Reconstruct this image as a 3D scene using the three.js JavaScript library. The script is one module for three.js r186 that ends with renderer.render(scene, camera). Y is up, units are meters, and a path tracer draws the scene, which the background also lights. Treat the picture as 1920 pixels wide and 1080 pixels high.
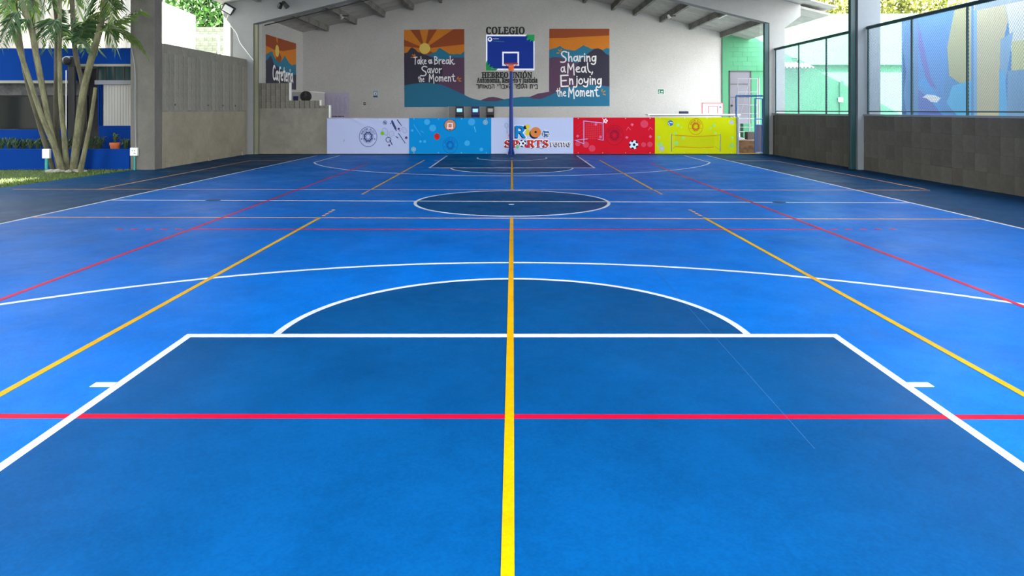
import * as THREE from 'three';
import { FontLoader } from 'three/addons/loaders/FontLoader.js';
import { TextGeometry } from 'three/addons/geometries/TextGeometry.js';
import { RoundedBoxGeometry } from 'three/addons/geometries/RoundedBoxGeometry.js';
import { mergeGeometries } from 'three/addons/utils/BufferGeometryUtils.js';

// ------------------------------------------------------------------ camera, sky, sun, exposure
const scene = new THREE.Scene();
const F = 1316, EYE = 1.69, HX = 960, HY = 207;              // focal length (px of a 1920 frame), eye height, horizon
const camera = new THREE.PerspectiveCamera(2 * Math.atan(540 / F) * 180 / Math.PI, 16 / 9, 0.1, 400);
camera.position.set(0, EYE, 0);
camera.lookAt(0, EYE, -10);
camera.setViewOffset(1920, 1080, 0, 540 - HY, 1920, 1080);    // level camera, picture cropped from the lower part of the frame
camera.updateProjectionMatrix();
scene.add(camera);

const renderer = new THREE.WebGLRenderer({ antialias: true });
renderer.toneMapping = THREE.LinearToneMapping;
renderer.toneMappingExposure = 2.5;
renderer.shadowMap.enabled = true;

const SUN = new THREE.Vector3(-1, 0.52, 0.5).normalize();      // towards the sun: low on the open side, a little behind the camera
// bright hazy sky: white towards the horizon, a little bluer overhead
const skyTex = (() => {
  const w = 64, h = 64, d = new Float32Array(w * h * 4), SKY = 5;
  for (let y = 0; y < h; y++) for (let x = 0; x < w; x++) {
    const t = Math.max(0, Math.sin(((y + 0.5) / h - 0.5) * Math.PI)), o = (y * w + x) * 4;
    d[o] = SKY * (1.0 - 0.3 * t); d[o + 1] = SKY * (1.0 - 0.15 * t); d[o + 2] = SKY * 0.99; d[o + 3] = 1;
  }
  const t = new THREE.DataTexture(d, w, h, THREE.RGBAFormat, THREE.FloatType);
  t.mapping = THREE.EquirectangularReflectionMapping; t.magFilter = THREE.LinearFilter; t.needsUpdate = true; return t;
})();
scene.background = skyTex;
scene.environment = skyTex;

const sun = new THREE.DirectionalLight(0xfff1da, 34);
sun.position.copy(SUN).multiplyScalar(60).add(new THREE.Vector3(0, 0, -18));
sun.target.position.set(0, 0, -18);
sun.castShadow = true;
sun.shadow.mapSize.set(4096, 4096);
Object.assign(sun.shadow.camera, { left: -45, right: 45, top: 45, bottom: -45, near: 1, far: 160 });
scene.add(sun, sun.target);

// ------------------------------------------------------------------ helpers
let seed = 7;
const rnd = () => { seed = (seed * 1664525 + 1013904223) >>> 0; return seed / 4294967296; };
const rr = (a, b) => a + (b - a) * rnd();
const V = (x, y, d) => new THREE.Vector3(x, y, -d);            // X across, height, depth in front of the camera
const at = (px, py, d) => V((px - HX) * d / F, EYE + (HY - py) * d / F, d);
const names = new Map();
const numbered = (n) => { const k = names.get(n) ?? 0; names.set(n, k + 1); return k ? n + '_' + String(k).padStart(3, '0') : n; };
function mesh(name, geo, mat, parent = scene) {
  const m = new THREE.Mesh(geo, mat);
  m.name = parent === scene ? numbered(name) : name;
  parent.add(m);
  return m;
}
function tag(o, label, category, group) { o.userData.label = label; o.userData.category = category; if (group) o.userData.group = group; return o; }
function thing(name, label, category, pos = new THREE.Vector3(), group) {
  const g = new THREE.Group(); g.name = numbered(name); g.position.copy(pos); scene.add(g);
  return tag(g, label, category, group);
}
function struct(o, label, category) { o.userData.kind = 'structure'; if (label) tag(o, label, category); return o; }
const stuff = (o) => { o.userData.kind = 'stuff'; return o; };
// box from its limits: X0..X1, y0..y1, depth d0..d1, in metres uv
function bx(x0, x1, y0, y1, d0, d1) {
  const w = x1 - x0, h = y1 - y0, d = d1 - d0;
  const g = new THREE.BoxGeometry(w, h, d), uv = g.attributes.uv, s = [[d, h], [d, h], [w, d], [w, d], [w, h], [w, h]];
  for (let i = 0; i < 24; i++) { const [a, b] = s[i >> 2]; uv.setXY(i, uv.getX(i) * a, uv.getY(i) * b); }
  g.translate((x0 + x1) / 2, (y0 + y1) / 2, -(d0 + d1) / 2);
  return g;
}
function shapeXY(pts, d0, d1) {                                // outline in X / height, extruded over depth
  const g = new THREE.ExtrudeGeometry(new THREE.Shape(pts.map((p) => new THREE.Vector2(p[0], p[1]))), { depth: d1 - d0, bevelEnabled: false });
  g.translate(0, 0, -d1); return g;
}
function flat(pts, y, thick = 0.002) {                         // outline in X / depth, a coat of paint whose top is at height y
  const g = new THREE.ExtrudeGeometry(new THREE.Shape(pts.map((p) => new THREE.Vector2(p[0], p[1]))), { depth: thick, bevelEnabled: false });
  g.rotateX(-Math.PI / 2); g.translate(0, y - thick, 0); return g;
}
class Soup {
  constructor() { this.p = []; this.i = []; }
  bar(a, b, r, r2 = r, n = 4) {
    const d = b.clone().sub(a).normalize(), u = new THREE.Vector3(0, 1, 0);
    if (Math.abs(d.y) > 0.95) u.set(1, 0, 0);
    const s = u.clone().cross(d).normalize(), t = d.clone().cross(s), o = this.p.length / 3;
    for (const [c, q] of [[a, r], [b, r2]]) for (let k = 0; k < n; k++) {
      const w = (k + 0.5) / n * Math.PI * 2;
      this.p.push(c.x + (s.x * Math.cos(w) + t.x * Math.sin(w)) * q, c.y + (s.y * Math.cos(w) + t.y * Math.sin(w)) * q, c.z + (s.z * Math.cos(w) + t.z * Math.sin(w)) * q);
    }
    for (let k = 0; k < n; k++) { const l = (k + 1) % n; this.i.push(o + k, o + l, o + n + k, o + l, o + n + l, o + n + k); }
    for (let k = 1; k < n - 1; k++) this.i.push(o, o + k + 1, o + k, o + n, o + n + k, o + n + k + 1);
    return this;
  }
  quad(a, b, c, d) { const o = this.p.length / 3; for (const v of [a, b, c, d]) this.p.push(v.x, v.y, v.z); this.i.push(o, o + 1, o + 2, o, o + 2, o + 3); return this; }
  geo() {
    const g = new THREE.BufferGeometry();
    g.setAttribute('position', new THREE.Float32BufferAttribute(this.p, 3)); g.setIndex(this.i);
    g.setAttribute('uv', new THREE.Float32BufferAttribute(new Float32Array(this.p.length / 3 * 2), 2));
    g.computeVertexNormals(); return g;
  }
}
// round tube through points, radius given at each point
function sweep(pts, radii, n = 10, steps = 24) {
  const c = new THREE.CatmullRomCurve3(pts), fr = c.computeFrenetFrames(steps, false), P = [], U = [], I = [];
  const rad = (t) => { const k = t * (radii.length - 1), i = Math.min(radii.length - 2, Math.floor(k)); return radii.length < 2 ? radii[0] : radii[i] + (radii[i + 1] - radii[i]) * (k - i); };
  const len = c.getLength();
  for (let i = 0; i <= steps; i++) {
    const p = c.getPoint(i / steps), r = rad(i / steps);
    for (let k = 0; k <= n; k++) {
      const w = k / n * Math.PI * 2, N = fr.normals[i], B = fr.binormals[i];
      P.push(p.x + (N.x * Math.cos(w) + B.x * Math.sin(w)) * r, p.y + (N.y * Math.cos(w) + B.y * Math.sin(w)) * r, p.z + (N.z * Math.cos(w) + B.z * Math.sin(w)) * r);
      U.push(k / n, i / steps * len);
    }
  }
  for (let i = 0; i < steps; i++) for (let k = 0; k < n; k++) { const a = i * (n + 1) + k, b = a + n + 1; I.push(a, b, a + 1, b, b + 1, a + 1); }
  const g = new THREE.BufferGeometry();
  g.setAttribute('position', new THREE.Float32BufferAttribute(P, 3)); g.setAttribute('uv', new THREE.Float32BufferAttribute(U, 2)); g.setIndex(I);
  g.computeVertexNormals(); return g;
}
const tube = (pts, r, n = 8, steps = 16) => sweep(pts, [r, r], n, steps);
function cyl(a, b, r, r2 = r, n = 14) {
  const g = new THREE.CylinderGeometry(r2, r, a.distanceTo(b), n);
  g.applyQuaternion(new THREE.Quaternion().setFromUnitVectors(new THREE.Vector3(0, 1, 0), b.clone().sub(a).normalize()));
  const m = a.clone().add(b).multiplyScalar(0.5); g.translate(m.x, m.y, m.z); return g;
}
const plain = (gs) => mergeGeometries(gs.map((g) => { const q = g.index ? g.toNonIndexed() : g; for (const k of Object.keys(q.attributes)) if (!['position', 'normal', 'uv'].includes(k)) q.deleteAttribute(k); return q; }));
// straight wires at +-45 degrees across a convex outline [u, v]; place(u, v) gives the world point
function wireNet(poly, pitch, r, place, lean = 1) {
  const s = new Soup(), us = poly.map((p) => p[0]), vs = poly.map((p) => p[1]);
  const u0 = Math.min(...us), u1 = Math.max(...us), v0 = Math.min(...vs), v1 = Math.max(...vs), H = v1 - v0;
  for (const sg of [1, -1]) for (let c = u0 - H / lean; c <= u1 + H / lean; c += pitch) {
    let a = 0, b = 1;
    const p0 = [c, v0], p1 = [c + sg * H / lean, v1];
    for (let k = 0; k < poly.length && a < b; k++) {           // outline runs anticlockwise
      const [ax, ay] = poly[k], [bx_, by] = poly[(k + 1) % poly.length];
      const f = (p) => (bx_ - ax) * (p[1] - ay) - (by - ay) * (p[0] - ax), f0 = f(p0), f1 = f(p1);
      if (f0 < 0 && f1 < 0) { a = 2; break; }
      if (f0 < 0) a = Math.max(a, f0 / (f0 - f1)); else if (f1 < 0) b = Math.min(b, f0 / (f0 - f1));
    }
    if (a < b - 1e-3) { const q = (t) => place(p0[0] + (p1[0] - p0[0]) * t, p0[1] + (p1[1] - p0[1]) * t); s.bar(q(a), q(b), r); }
  }
  return s.geo();
}
// ------------------------------------------------------------------ textures and materials
function noiseTexture(size, octaves, fn, srgb, repeat = 1) {   // tiling value noise of several scales
  const lat = octaves.map(([n]) => Float32Array.from({ length: n * n }, rnd));
  const data = new Uint8Array(size * size * 4), sm = (t) => t * t * (3 - 2 * t);
  for (let y = 0; y < size; y++) for (let x = 0; x < size; x++) {
    let v = 0;
    octaves.forEach(([n, w], k) => {
      const fx = x / size * n, fy = y / size * n, ix = Math.floor(fx), iy = Math.floor(fy), tx = sm(fx - ix), ty = sm(fy - iy), L = lat[k];
      const g = (i, j) => L[((j % n) * n) + (i % n)];
      v += w * ((g(ix, iy) * (1 - tx) + g(ix + 1, iy) * tx) * (1 - ty) + (g(ix, iy + 1) * (1 - tx) + g(ix + 1, iy + 1) * tx) * ty - 0.5);
    });
    const c = fn(v), o = (y * size + x) * 4;
    data[o] = c[0]; data[o + 1] = c[1]; data[o + 2] = c[2]; data[o + 3] = 255;
  }
  const t = new THREE.DataTexture(data, size, size);
  t.wrapS = t.wrapT = THREE.RepeatWrapping; t.magFilter = THREE.LinearFilter; t.minFilter = THREE.LinearMipmapLinearFilter; t.generateMipmaps = true;
  if (srgb) t.colorSpace = THREE.SRGBColorSpace;
  t.repeat.set(repeat, repeat); t.needsUpdate = true; return t;
}
const cl = (v) => Math.max(0, Math.min(255, v));
const grey = (base, amp) => (v) => { const c = cl(base + v * amp); return [c, c, c]; };
const rep = (t, a, b = a) => { const c = t.clone(); c.repeat.set(a, b); c.needsUpdate = true; return c; };
const mottle = noiseTexture(1024, [[5, 0.5], [13, 0.4], [41, 0.3], [160, 0.25], [512, 0.5]], grey(236, 38), true);
const faint = noiseTexture(512, [[5, 0.4], [17, 0.3], [60, 0.3], [256, 0.6]], grey(244, 14), true);
const grainB = noiseTexture(512, [[64, 0.5], [200, 0.8], [256, 0.6]], grey(128, 150), false);
const rough1 = noiseTexture(512, [[6, 0.6], [20, 0.5], [80, 0.3]], grey(200, 90), false);
const stained = noiseTexture(1024, [[4, 0.7], [9, 0.7], [30, 0.5], [90, 0.35], [400, 0.45]], grey(222, 75), true);
const lin = (r, g, b) => new THREE.Color().setRGB(r, g, b);
const mat = (color, o = {}) => new (o.specularIntensity === undefined ? THREE.MeshStandardMaterial : THREE.MeshPhysicalMaterial)({ color, roughness: 0.75, ...o });
const floorMat = (c, o = {}) => mat(c, { map: rep(mottle, 0.22), bumpMap: rep(grainB, 2.2), bumpScale: 0.0002, roughness: 0.55, roughnessMap: rep(rough1, 0.15), specularIntensity: 0.03, ...o });
const M = {
  apron: floorMat(lin(0.006, 0.055, 0.15)),
  court: floorMat(lin(0.0006, 0.145, 0.56)),
  dark: floorMat(lin(0.0015, 0.068, 0.22)),
  white: floorMat(lin(0.68, 0.7, 0.73)),
  yellow: floorMat(lin(0.72, 0.36, 0.002)),
  orange: floorMat(lin(0.72, 0.36, 0.12)),
  red: floorMat(lin(0.6, 0.004, 0.03)),
  joint: floorMat(lin(0.03, 0.12, 0.31)),
  plaster: mat(lin(0.54, 0.535, 0.52), { map: rep(faint, 0.4), bumpMap: rep(grainB, 1.5), bumpScale: 0.0003, roughness: 0.85 }),
  frame: mat(lin(0.27, 0.275, 0.27), { map: rep(faint, 0.4), bumpMap: rep(grainB, 1.5), bumpScale: 0.0003, roughness: 0.85 }),
  column: mat(lin(0.23, 0.26, 0.29), { map: rep(faint, 0.5), bumpMap: rep(grainB, 2), bumpScale: 0.0003, roughness: 0.7 }),
  bare: mat(lin(0.15, 0.14, 0.125), { map: rep(mottle, 0.4), bumpMap: rep(grainB, 2), bumpScale: 0.001, roughness: 0.85 }),
  stucco: mat(lin(0.25, 0.235, 0.195), { map: rep(mottle, 0.5), bumpMap: rep(grainB, 1.6), bumpScale: 0.0012, roughness: 0.95 }),
  panelLow: mat(lin(0.31, 0.27, 0.2), { map: rep(mottle, 0.35), bumpMap: rep(grainB, 1.6), bumpScale: 0.0008, roughness: 0.9 }),
  mortar: mat(lin(0.05, 0.047, 0.04), { roughness: 0.95 }),
  roof: mat(lin(0.42, 0.42, 0.4), { map: rep(mottle, 0.5), roughness: 0.8 }),
  purlin: mat(lin(0.2, 0.2, 0.18), { map: rep(stained, 0.6), roughness: 0.8 }),
  green: mat(lin(0.055, 0.235, 0.12), { map: rep(faint, 0.4), bumpMap: rep(grainB, 1.5), bumpScale: 0.0005, roughness: 0.85 }),
  greenPipe: mat(lin(0.006, 0.045, 0.05), { roughness: 0.45, metalness: 0.1 }),
  wire: mat(lin(0.26, 0.36, 0.42), { roughness: 0.5 }),
  netting: mat(lin(0.04, 0.04, 0.045), { roughness: 0.9 }),
  blueWall: mat(lin(0.0006, 0.034, 0.22), { map: rep(faint, 0.4), bumpMap: rep(grainB, 1.5), bumpScale: 0.0004, roughness: 0.85, specularIntensity: 0.2 }),
  steelBlue: mat(lin(0.003, 0.026, 0.2), { roughness: 0.45, specularIntensity: 0.5 }),
  gateBlue: mat(lin(0.005, 0.13, 0.45), { roughness: 0.4 }),
  black: mat(lin(0.012, 0.012, 0.013), { roughness: 0.5 }),
  offwhite: mat(lin(0.75, 0.75, 0.72), { roughness: 0.5 }),
  concrete: mat(lin(0.5, 0.48, 0.44), { map: rep(stained, 0.2), roughness: 0.95 }),
  soil: mat(lin(0.05, 0.035, 0.02), { roughness: 1, bumpMap: rep(grainB, 3), bumpScale: 0.02 }),
  lawn: mat(lin(0.06, 0.1, 0.012), { map: rep(stained, 0.8), roughness: 1, bumpMap: rep(grainB, 4), bumpScale: 0.02 }),
  glass: mat(lin(0.01, 0.014, 0.017), { roughness: 0.12, metalness: 0 }),
  steel: mat(lin(0.6, 0.62, 0.64), { roughness: 0.35, metalness: 0.6 }),
};
const variants = (m, tones) => tones.map((k) => { const c = m.clone(); c.color.multiplyScalar(k); return c; });
const canvas = (w, h) => { const c = document.createElement('canvas'); c.width = w; c.height = h; return [c, c.getContext('2d')]; };
const ctex = (c) => { const t = new THREE.CanvasTexture(c); t.colorSpace = THREE.SRGBColorSpace; t.anisotropy = 8; t.magFilter = THREE.LinearFilter; return t; };
const print = (c, o = {}) => mat(0xffffff, { map: ctex(c), roughness: 0.8, ...o });
// hand lettering: strokes of each letter, x-height 1
const HAND = {
  T: [1, [[-.05, 1.5], [.5, 1.55], [1, 1.62]], [[.5, 1.6], [.45, .8], [.4, -.05]]], a: [.95, [[.7, .8], [.45, 1], [.12, .75], [.1, .25], [.4, 0], [.68, .3], [.74, .85]], [[.76, 1], [.74, .3], [.95, 0]]],
  k: [.9, [[.1, 1.7], [.12, .8], [.15, 0]], [[.78, 1.02], [.5, .78], [.16, .5]], [[.3, .58], [.55, .3], [.9, -.08]]], e: [.9, [[.1, .5], [.75, .6], [.6, .98], [.25, .9], [.08, .45], [.3, .02], [.8, .12]]],
  B: [1, [[.12, 1.6], [.13, .8], [.15, -.05]], [[.1, 1.6], [.75, 1.6], [.68, 1], [.2, .88]], [[.2, .88], [.95, .8], [.85, .05], [.1, 0]]], r: [.7, [[.12, 1], [.15, .5], [.18, 0]], [[.16, .6], [.35, .95], [.7, .95]]],
  S: [1.05, [[.95, 1.5], [.5, 1.7], [.08, 1.35], [.3, .95], [.75, .75], [.88, .35], [.5, 0], [.02, .1]]], v: [.85, [[.05, 1], [.3, .3], [.42, .02]], [[.42, .02], [.6, .5], [.8, 1.05]]],
  o: [.92, [[.45, 1], [.1, .75], [.12, .15], [.5, 0], [.82, .35], [.72, .9], [.42, 1]]], t: [.7, [[.35, 1.5], [.3, .25], [.62, .02]], [[0, 1.03], [.35, 1.07], [.7, 1.1]]],
  h: [.85, [[.1, 1.65], [.13, .8], [.15, 0]], [[.14, .5], [.4, 1], [.66, .75], [.7, 0]]], M: [1.35, [[.05, -.1], [.08, .7], [.12, 1.5]], [[.12, 1.5], [.35, 1], [.58, .5]], [[.58, .5], [.8, 1], [1.05, 1.5]], [[1.05, 1.5], [1.12, .6], [1.2, -.4]]],
  m: [1.15, [[.1, 1], [.1, .5], [.1, 0]], [[.1, .7], [.35, 1.05], [.52, .7], [.5, .1]], [[.5, .7], [.78, 1.05], [.98, .7], [.98, 0]]], n: [.85, [[.1, 1], [.12, .5], [.12, 0]], [[.12, .6], [.4, 1.05], [.66, .75], [.68, 0]]],
  i: [.4, [[.2, .95], [.2, .5], [.2, 0]], [[.2, 1.33], [.2, 1.36], [.2, 1.4]]], g: [.95, [[.7, .8], [.45, 1], [.12, .75], [.1, .25], [.4, 0], [.68, .3], [.74, .85]], [[.76, 1], [.78, 0], [.6, -.5], [.3, -.6], [0, -.42]]],
  l: [.75, [[.15, 1.65], [.1, .05], [.7, .02]]], ',': [.4, [[.2, .1], [.15, -.1], [.05, -.3]]], '.': [.4, [[.15, .05], [.17, .06], [.18, .08]]],
  E: [1, [[.92, 1.5], [.5, 1.48], [.1, 1.45]], [[.1, 1.45], [.12, .7], [.15, 0]], [[.15, 0], [.5, 0], [.95, .05]], [[.12, .75], [.4, .77], [.72, .8]]], j: [.65, [[.5, 1], [.55, -.2], [.25, -.6], [-.1, -.42]], [[.5, 1.33], [.5, 1.36], [.5, 1.4]]],
  y: [.9, [[.08, 1], [.15, .35], [.5, .3], [.7, .6]], [[.8, 1], [.75, -.1], [.4, -.6], [-.05, -.25]]], C: [.95, [[.85, 1.35], [.55, 1.7], [.08, 1.2], [.08, .3], [.45, -.05], [.88, .15]]], f: [.75, [[.8, 1.45], [.45, 1.6], [.35, .8], [.35, -.5]], [[.05, .85], [.35, .87], [.7, .9]]], ' ': [.45],
};
function hand(c, text, x, y, size, width, slant = 0) {         // y: baseline
  c.save(); c.translate(x, y); c.rotate(-slant); c.lineCap = c.lineJoin = 'round'; c.lineWidth = width * size;
  let p = 0;
  for (const ch of text) {
    const [w, ...paths] = HAND[ch];
    for (const s of paths) {
      const q = s.map(([a, b]) => [(p + a) * size, -b * size]);
      c.beginPath(); c.moveTo(...q[0]);
      for (let k = 1; k < q.length - 1; k++) { const l = k === q.length - 2; c.quadraticCurveTo(q[k][0], q[k][1], l ? q[k + 1][0] : (q[k][0] + q[k + 1][0]) / 2, l ? q[k + 1][1] : (q[k][1] + q[k + 1][1]) / 2); }
      c.stroke();
    }
    p += w + 0.08;
  }
  c.restore(); return p * size;
}
const path = (c, pts, fill) => { c.beginPath(); pts.forEach((p, k) => (k ? c.lineTo(...p) : c.moveTo(...p))); c.closePath(); c.fillStyle = fill; c.fill(); };
const disc = (c, x, y, r, fill, r2 = r) => { c.beginPath(); c.ellipse(x, y, r, r2, 0, 0, 7); c.fillStyle = fill; c.fill(); };
const ring = (c, x, y, r, stroke, w, r2 = r) => { c.beginPath(); c.ellipse(x, y, r, r2, 0, 0, 7); c.strokeStyle = stroke; c.lineWidth = w; c.stroke(); };
const line = (c, pts, stroke, w) => { c.beginPath(); pts.forEach((p, k) => (k ? c.lineTo(...p) : c.moveTo(...p))); c.strokeStyle = stroke; c.lineWidth = w; c.stroke(); };

// ------------------------------------------------------------------ ground, court
const grounds = thing('ground', 'pale concrete ground around the covered court', 'ground'); struct(grounds);
mesh('slab', flat([[-60, -40], [60, -40], [60, 90], [-60, 90]], -0.06, 0.3), M.concrete, grounds);
const lawn = mesh('lawn', flat([[-30, 4], [-11.2, 4], [-11.2, 15.3], [-10.75, 19.95], [-30, 19.95]], -0.005, 0.05), M.lawn);
struct(lawn, 'strip of lawn between the court and the blue planter', 'lawn');

const court = thing('floor', 'blue painted multi-sport court with white, yellow, orange and red lines', 'floor'); struct(court);
mesh('apron', flat([[-11.18, -9], [10.35, -9], [10.35, 28.3], [-10.9, 28.3], [-10.75, 19.8], [-11.18, 15.2]], 0, 0.055), M.apron, court);
const SL = (d) => -7.83 + 0.0207 * d, SR = () => 7.3;          // sidelines
mesh('playing_area', flat([[SL(-0.5), -0.5], [7.3, -0.5], [7.3, 26.45], [SL(26.45), 26.45]], 0.0016), M.court, court);
const arcPts = (cx, cd, r, a0, a1, n = 64) => Array.from({ length: n + 1 }, (_, k) => { const a = a0 + (a1 - a0) * k / n; return [cx + r * Math.cos(a), cd + r * Math.sin(a)]; });
const painted = (name, pts, m, y) => mesh(name, flat(pts, y), m, court);
const LY = 0.0036, LY2 = 0.0026, LY3 = 0.0046;
painted('lane', [[-2.45, -0.5], [2.45, -0.5], [2.45, 5.27], [-2.45, 5.27]], M.dark, LY2);
painted('lane', [[-2.45, 20.62], [2.45, 20.62], [2.45, 26.45], [-2.45, 26.45]], M.dark, LY2);
painted('free_throw_half_circle', arcPts(0, 5.26, 1.78, 0, Math.PI), M.dark, LY2);
painted('free_throw_half_circle', arcPts(0, 20.63, 1.78, Math.PI, 2 * Math.PI), M.dark, LY2);
painted('center_circle', arcPts(0, 12.98, 1.79, 0, 2 * Math.PI, 96), M.dark, LY2);
function stripe(name, a, b, w, m, y = LY) {
  const dx = b[0] - a[0], dd = b[1] - a[1], l = Math.hypot(dx, dd), nx = -dd / l * w / 2, nd = dx / l * w / 2;
  return painted(name, [[a[0] + nx, a[1] + nd], [a[0] - nx, a[1] - nd], [b[0] - nx, b[1] - nd], [b[0] + nx, b[1] + nd]], m, y);
}
const arcLine = (name, cx, cd, r, w, a0, a1, m, y = LY) => painted(name, [...arcPts(cx, cd, r + w / 2, a0, a1, 96), ...arcPts(cx, cd, r - w / 2, a1, a0, 96)], m, y);
const W = 0.055;
stripe('sideline', [SL(-0.5), -0.5], [SL(26.2), 26.2], W, M.white); stripe('sideline', [7.3, -0.5], [7.28, 26.2], W, M.white);
stripe('halfway_line', [SL(13.2), 13.22], [7.3, 12.82], W, M.white);
for (const s of [-1, 1]) {
  stripe('lane_line', [s * 2.42, -0.5], [s * 2.42, 5.28], W, M.white); stripe('lane_line', [s * 2.42, 20.6], [s * 2.42, 26.2], W, M.white);
  stripe('lane_mark', [s * 2.44, 4.32], [s * 2.58, 4.32], 0.07, M.white); stripe('lane_mark', [s * 2.44, 23.5], [s * 2.6, 23.5], 0.08, M.white);
  stripe('three_point_line', [s * 6.43, 22.86], [s * 6.43, 26.2], W, M.white); stripe('three_point_line', [s * 6.6, -0.5], [s * 6.6, 2.45], W, M.white);
  stripe('no_charge_line', [s * 1.22, 24.83], [s * 1.22, 25.2], W, M.white);
}
stripe('free_throw_line', [-2.448, 5.26], [2.448, 5.26], 0.07, M.white, LY3); stripe('free_throw_line', [-2.448, 20.62], [2.448, 20.62], 0.07, M.white, LY3);
arcLine('free_throw_arc', 0, 5.26, 1.775, W, 0.01, Math.PI - 0.01, M.white); arcLine('free_throw_arc', 0, 20.62, 1.775, W, Math.PI + 0.01, 2 * Math.PI - 0.01, M.white);
arcLine('center_ring', 0, 12.98, 1.775, W, 0, 2 * Math.PI, M.white);
arcLine('three_point_arc', 0, 1.05, 6.74, W, Math.acos(6.6 / 6.74), Math.PI - Math.acos(6.6 / 6.74), M.white);
arcLine('three_point_arc', 0, 24.83, 6.74, W, Math.PI + Math.acos(6.43 / 6.74), 2 * Math.PI - Math.acos(6.43 / 6.74), M.white);
arcLine('no_charge_arc', 0, 24.83, 1.22, W, Math.PI, 2 * Math.PI, M.white);
stripe('net_line', [-0.02, -0.5], [-0.005, 11.05], 0.05, M.yellow, 0.0056); stripe('net_line', [0, 15], [0, 23.8], 0.05, M.yellow, 0.0056);
for (const s of [-1, 1]) {
  stripe('attack_line', [s * 3.05, -0.4], [s * 3.02, 11.05], 0.05, M.yellow, 0.0051); stripe('attack_line', [s * 3, 15], [s * 2.97, 23.8], 0.05, M.yellow, 0.0051);
  for (let k = 0; k < 4; k++) { const a = 11.22 + k * 0.2; stripe('attack_dash', [s * 3.02, a], [s * 3.02, a + 0.11], 0.05, M.orange, 0.0051); const b = 14.83 - k * 0.2; stripe('attack_dash', [s * 3.01, b], [s * 3.01, b - 0.11], 0.05, M.orange, 0.0051); }
  stripe('volleyball_line', [s * 8.85, 15], [s * 8.8, 23.6], 0.05, M.orange); stripe('volleyball_line', [s * 7.4, 23.6], [s * 8.82, 23.6], 0.05, M.orange);
  const rx = s < 0 ? -4.56 : 4.4;
  stripe('handball_line', [rx, 3.87], [rx, 22.2], 0.05, M.red, LY3);
  for (let k = 0; k < 5; k++) { const a = rx + s * (0.12 + k * 0.21); stripe('handball_dash', [a, 9.97], [a + s * 0.1, 9.97], 0.05, M.red, LY3); }
}
stripe('volleyball_line', [-7.58, 11.1], [7.3, 10.9], 0.05, M.orange); stripe('volleyball_line', [-10.7, 15.05], [8.85, 14.87], 0.035, M.orange);
stripe('handball_line', [-4.6, 3.88], [4.42, 3.86], 0.055, M.red, 0.0031); stripe('handball_line', [-4.56, 9.99], [4.4, 9.95], 0.05, M.red, 0.0041);
stripe('slab_joint', [1.51, 3.5], [1.515, 7.6], 0.005, M.joint, 0.0031);
for (const [x, d, r] of [[0, 24.9, 0.05], [-0.01, 12.6, 0.05], [-5.6, 13.15, 0.14], [4.9, 12.88, 0.12]]) painted('socket_cover', arcPts(x, d, r, 0, 2 * Math.PI, 20), r < 0.1 ? M.white : M.apron, 0.0062);

// ------------------------------------------------------------------ hall structure
const RIDGE = 8.55, SLOPE = 0.25, roofAt = (x) => RIDGE - SLOPE * Math.abs(x);
const frameOutline = [[-9.95, 0], [-9.95, 5.03], [0, 7.5], [9.9, 5.05], [9.9, 0], [10.5, 0], [10.5, 4.87], [11.1, 5.32], [11.1, 5.76], [0, RIDGE - 0.02], [-11.1, 5.76], [-11.1, 5.32], [-10.73, 4.87], [-10.73, 0]];
const frameLabels = ['grey portal frame in front of the mural wall, floodlights on its haunch', 'grey concrete portal frame framing the court at mid length'];
[27, 20, 13, 6, -1].forEach((d, k) => {
  const o = k ? frameOutline.map(([x, y]) => [x < -9 && x > -11 ? (x > -10.5 ? -10.18 : -10.87) : x > 9 && x < 11 ? (x < 10.2 ? 9.86 : 10.5) : x, y]) : frameOutline;
  const bare = k === 1 ? o.filter(([x, y]) => !(x < -9 && y === 0)).map(([x, y]) => (x === -10.87 ? [-10.87, 5.09] : x === -10.18 ? [-10.18, 4.97] : [x, y])) : o;
  const f = mesh('trim_' + (k + 1), shapeXY(bare, d, d + 0.42), k ? M.column : M.frame);
  if (k === 1) struct(mesh('column', bx(-10.87, -10.18, 0, 4.96, d, d + 0.42), M.bare), 'bare grey concrete column beside the palm clump', 'column');
  struct(f, k > 1 ? 'grey concrete portal frame spanning the near court' : frameLabels[k], 'frame');
  if (k > 1) f.userData.group = 'portal frames over the near court';
});
// roof boards and purlins
const ceiling = thing('ceiling', 'pitched roof of grey boards carried on dark purlins', 'ceiling'); struct(ceiling);
const roofVar = variants(M.roof, [1, 0.93, 1.06]);
for (const s of [-1, 1]) for (let d = -1.2, k = 0; d < 37; d += 1.2, k++) {
  const out = d > 26.9 ? (s > 0 ? 12.5 : 11.3) : 11.1, a = [0, RIDGE], b = [s * out, roofAt(out)], e = Math.min(d + 1.165, 37.3);
  const pts = s > 0 ? [a, b, [b[0], b[1] + 0.09], [0, a[1] + 0.09]] : [b, a, [0, a[1] + 0.09], [b[0], b[1] + 0.09]];
  mesh('plank', shapeXY(pts, d, e), roofVar[k % 3], ceiling);
}
for (const s of [-11.3, 12.5]) mesh('roof_sheet', shapeXY([[0, RIDGE + 0.1], [s, roofAt(s) + 0.1], [s, roofAt(s) + 0.13], [0, RIDGE + 0.13]].map(([x, y]) => [x, y + 0.12]), 26.9, 37.3), M.roof, ceiling);
for (const s of [-1, 1]) mesh('roof_sheet', shapeXY([[0, RIDGE + 0.1], [s * 11.1, roofAt(11.1) + 0.1], [s * 11.1, roofAt(11.1) + 0.13], [0, RIDGE + 0.13]].map(([x, y]) => [x, y + 0.12]), -1.2, 26.9), M.roof, ceiling);
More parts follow.
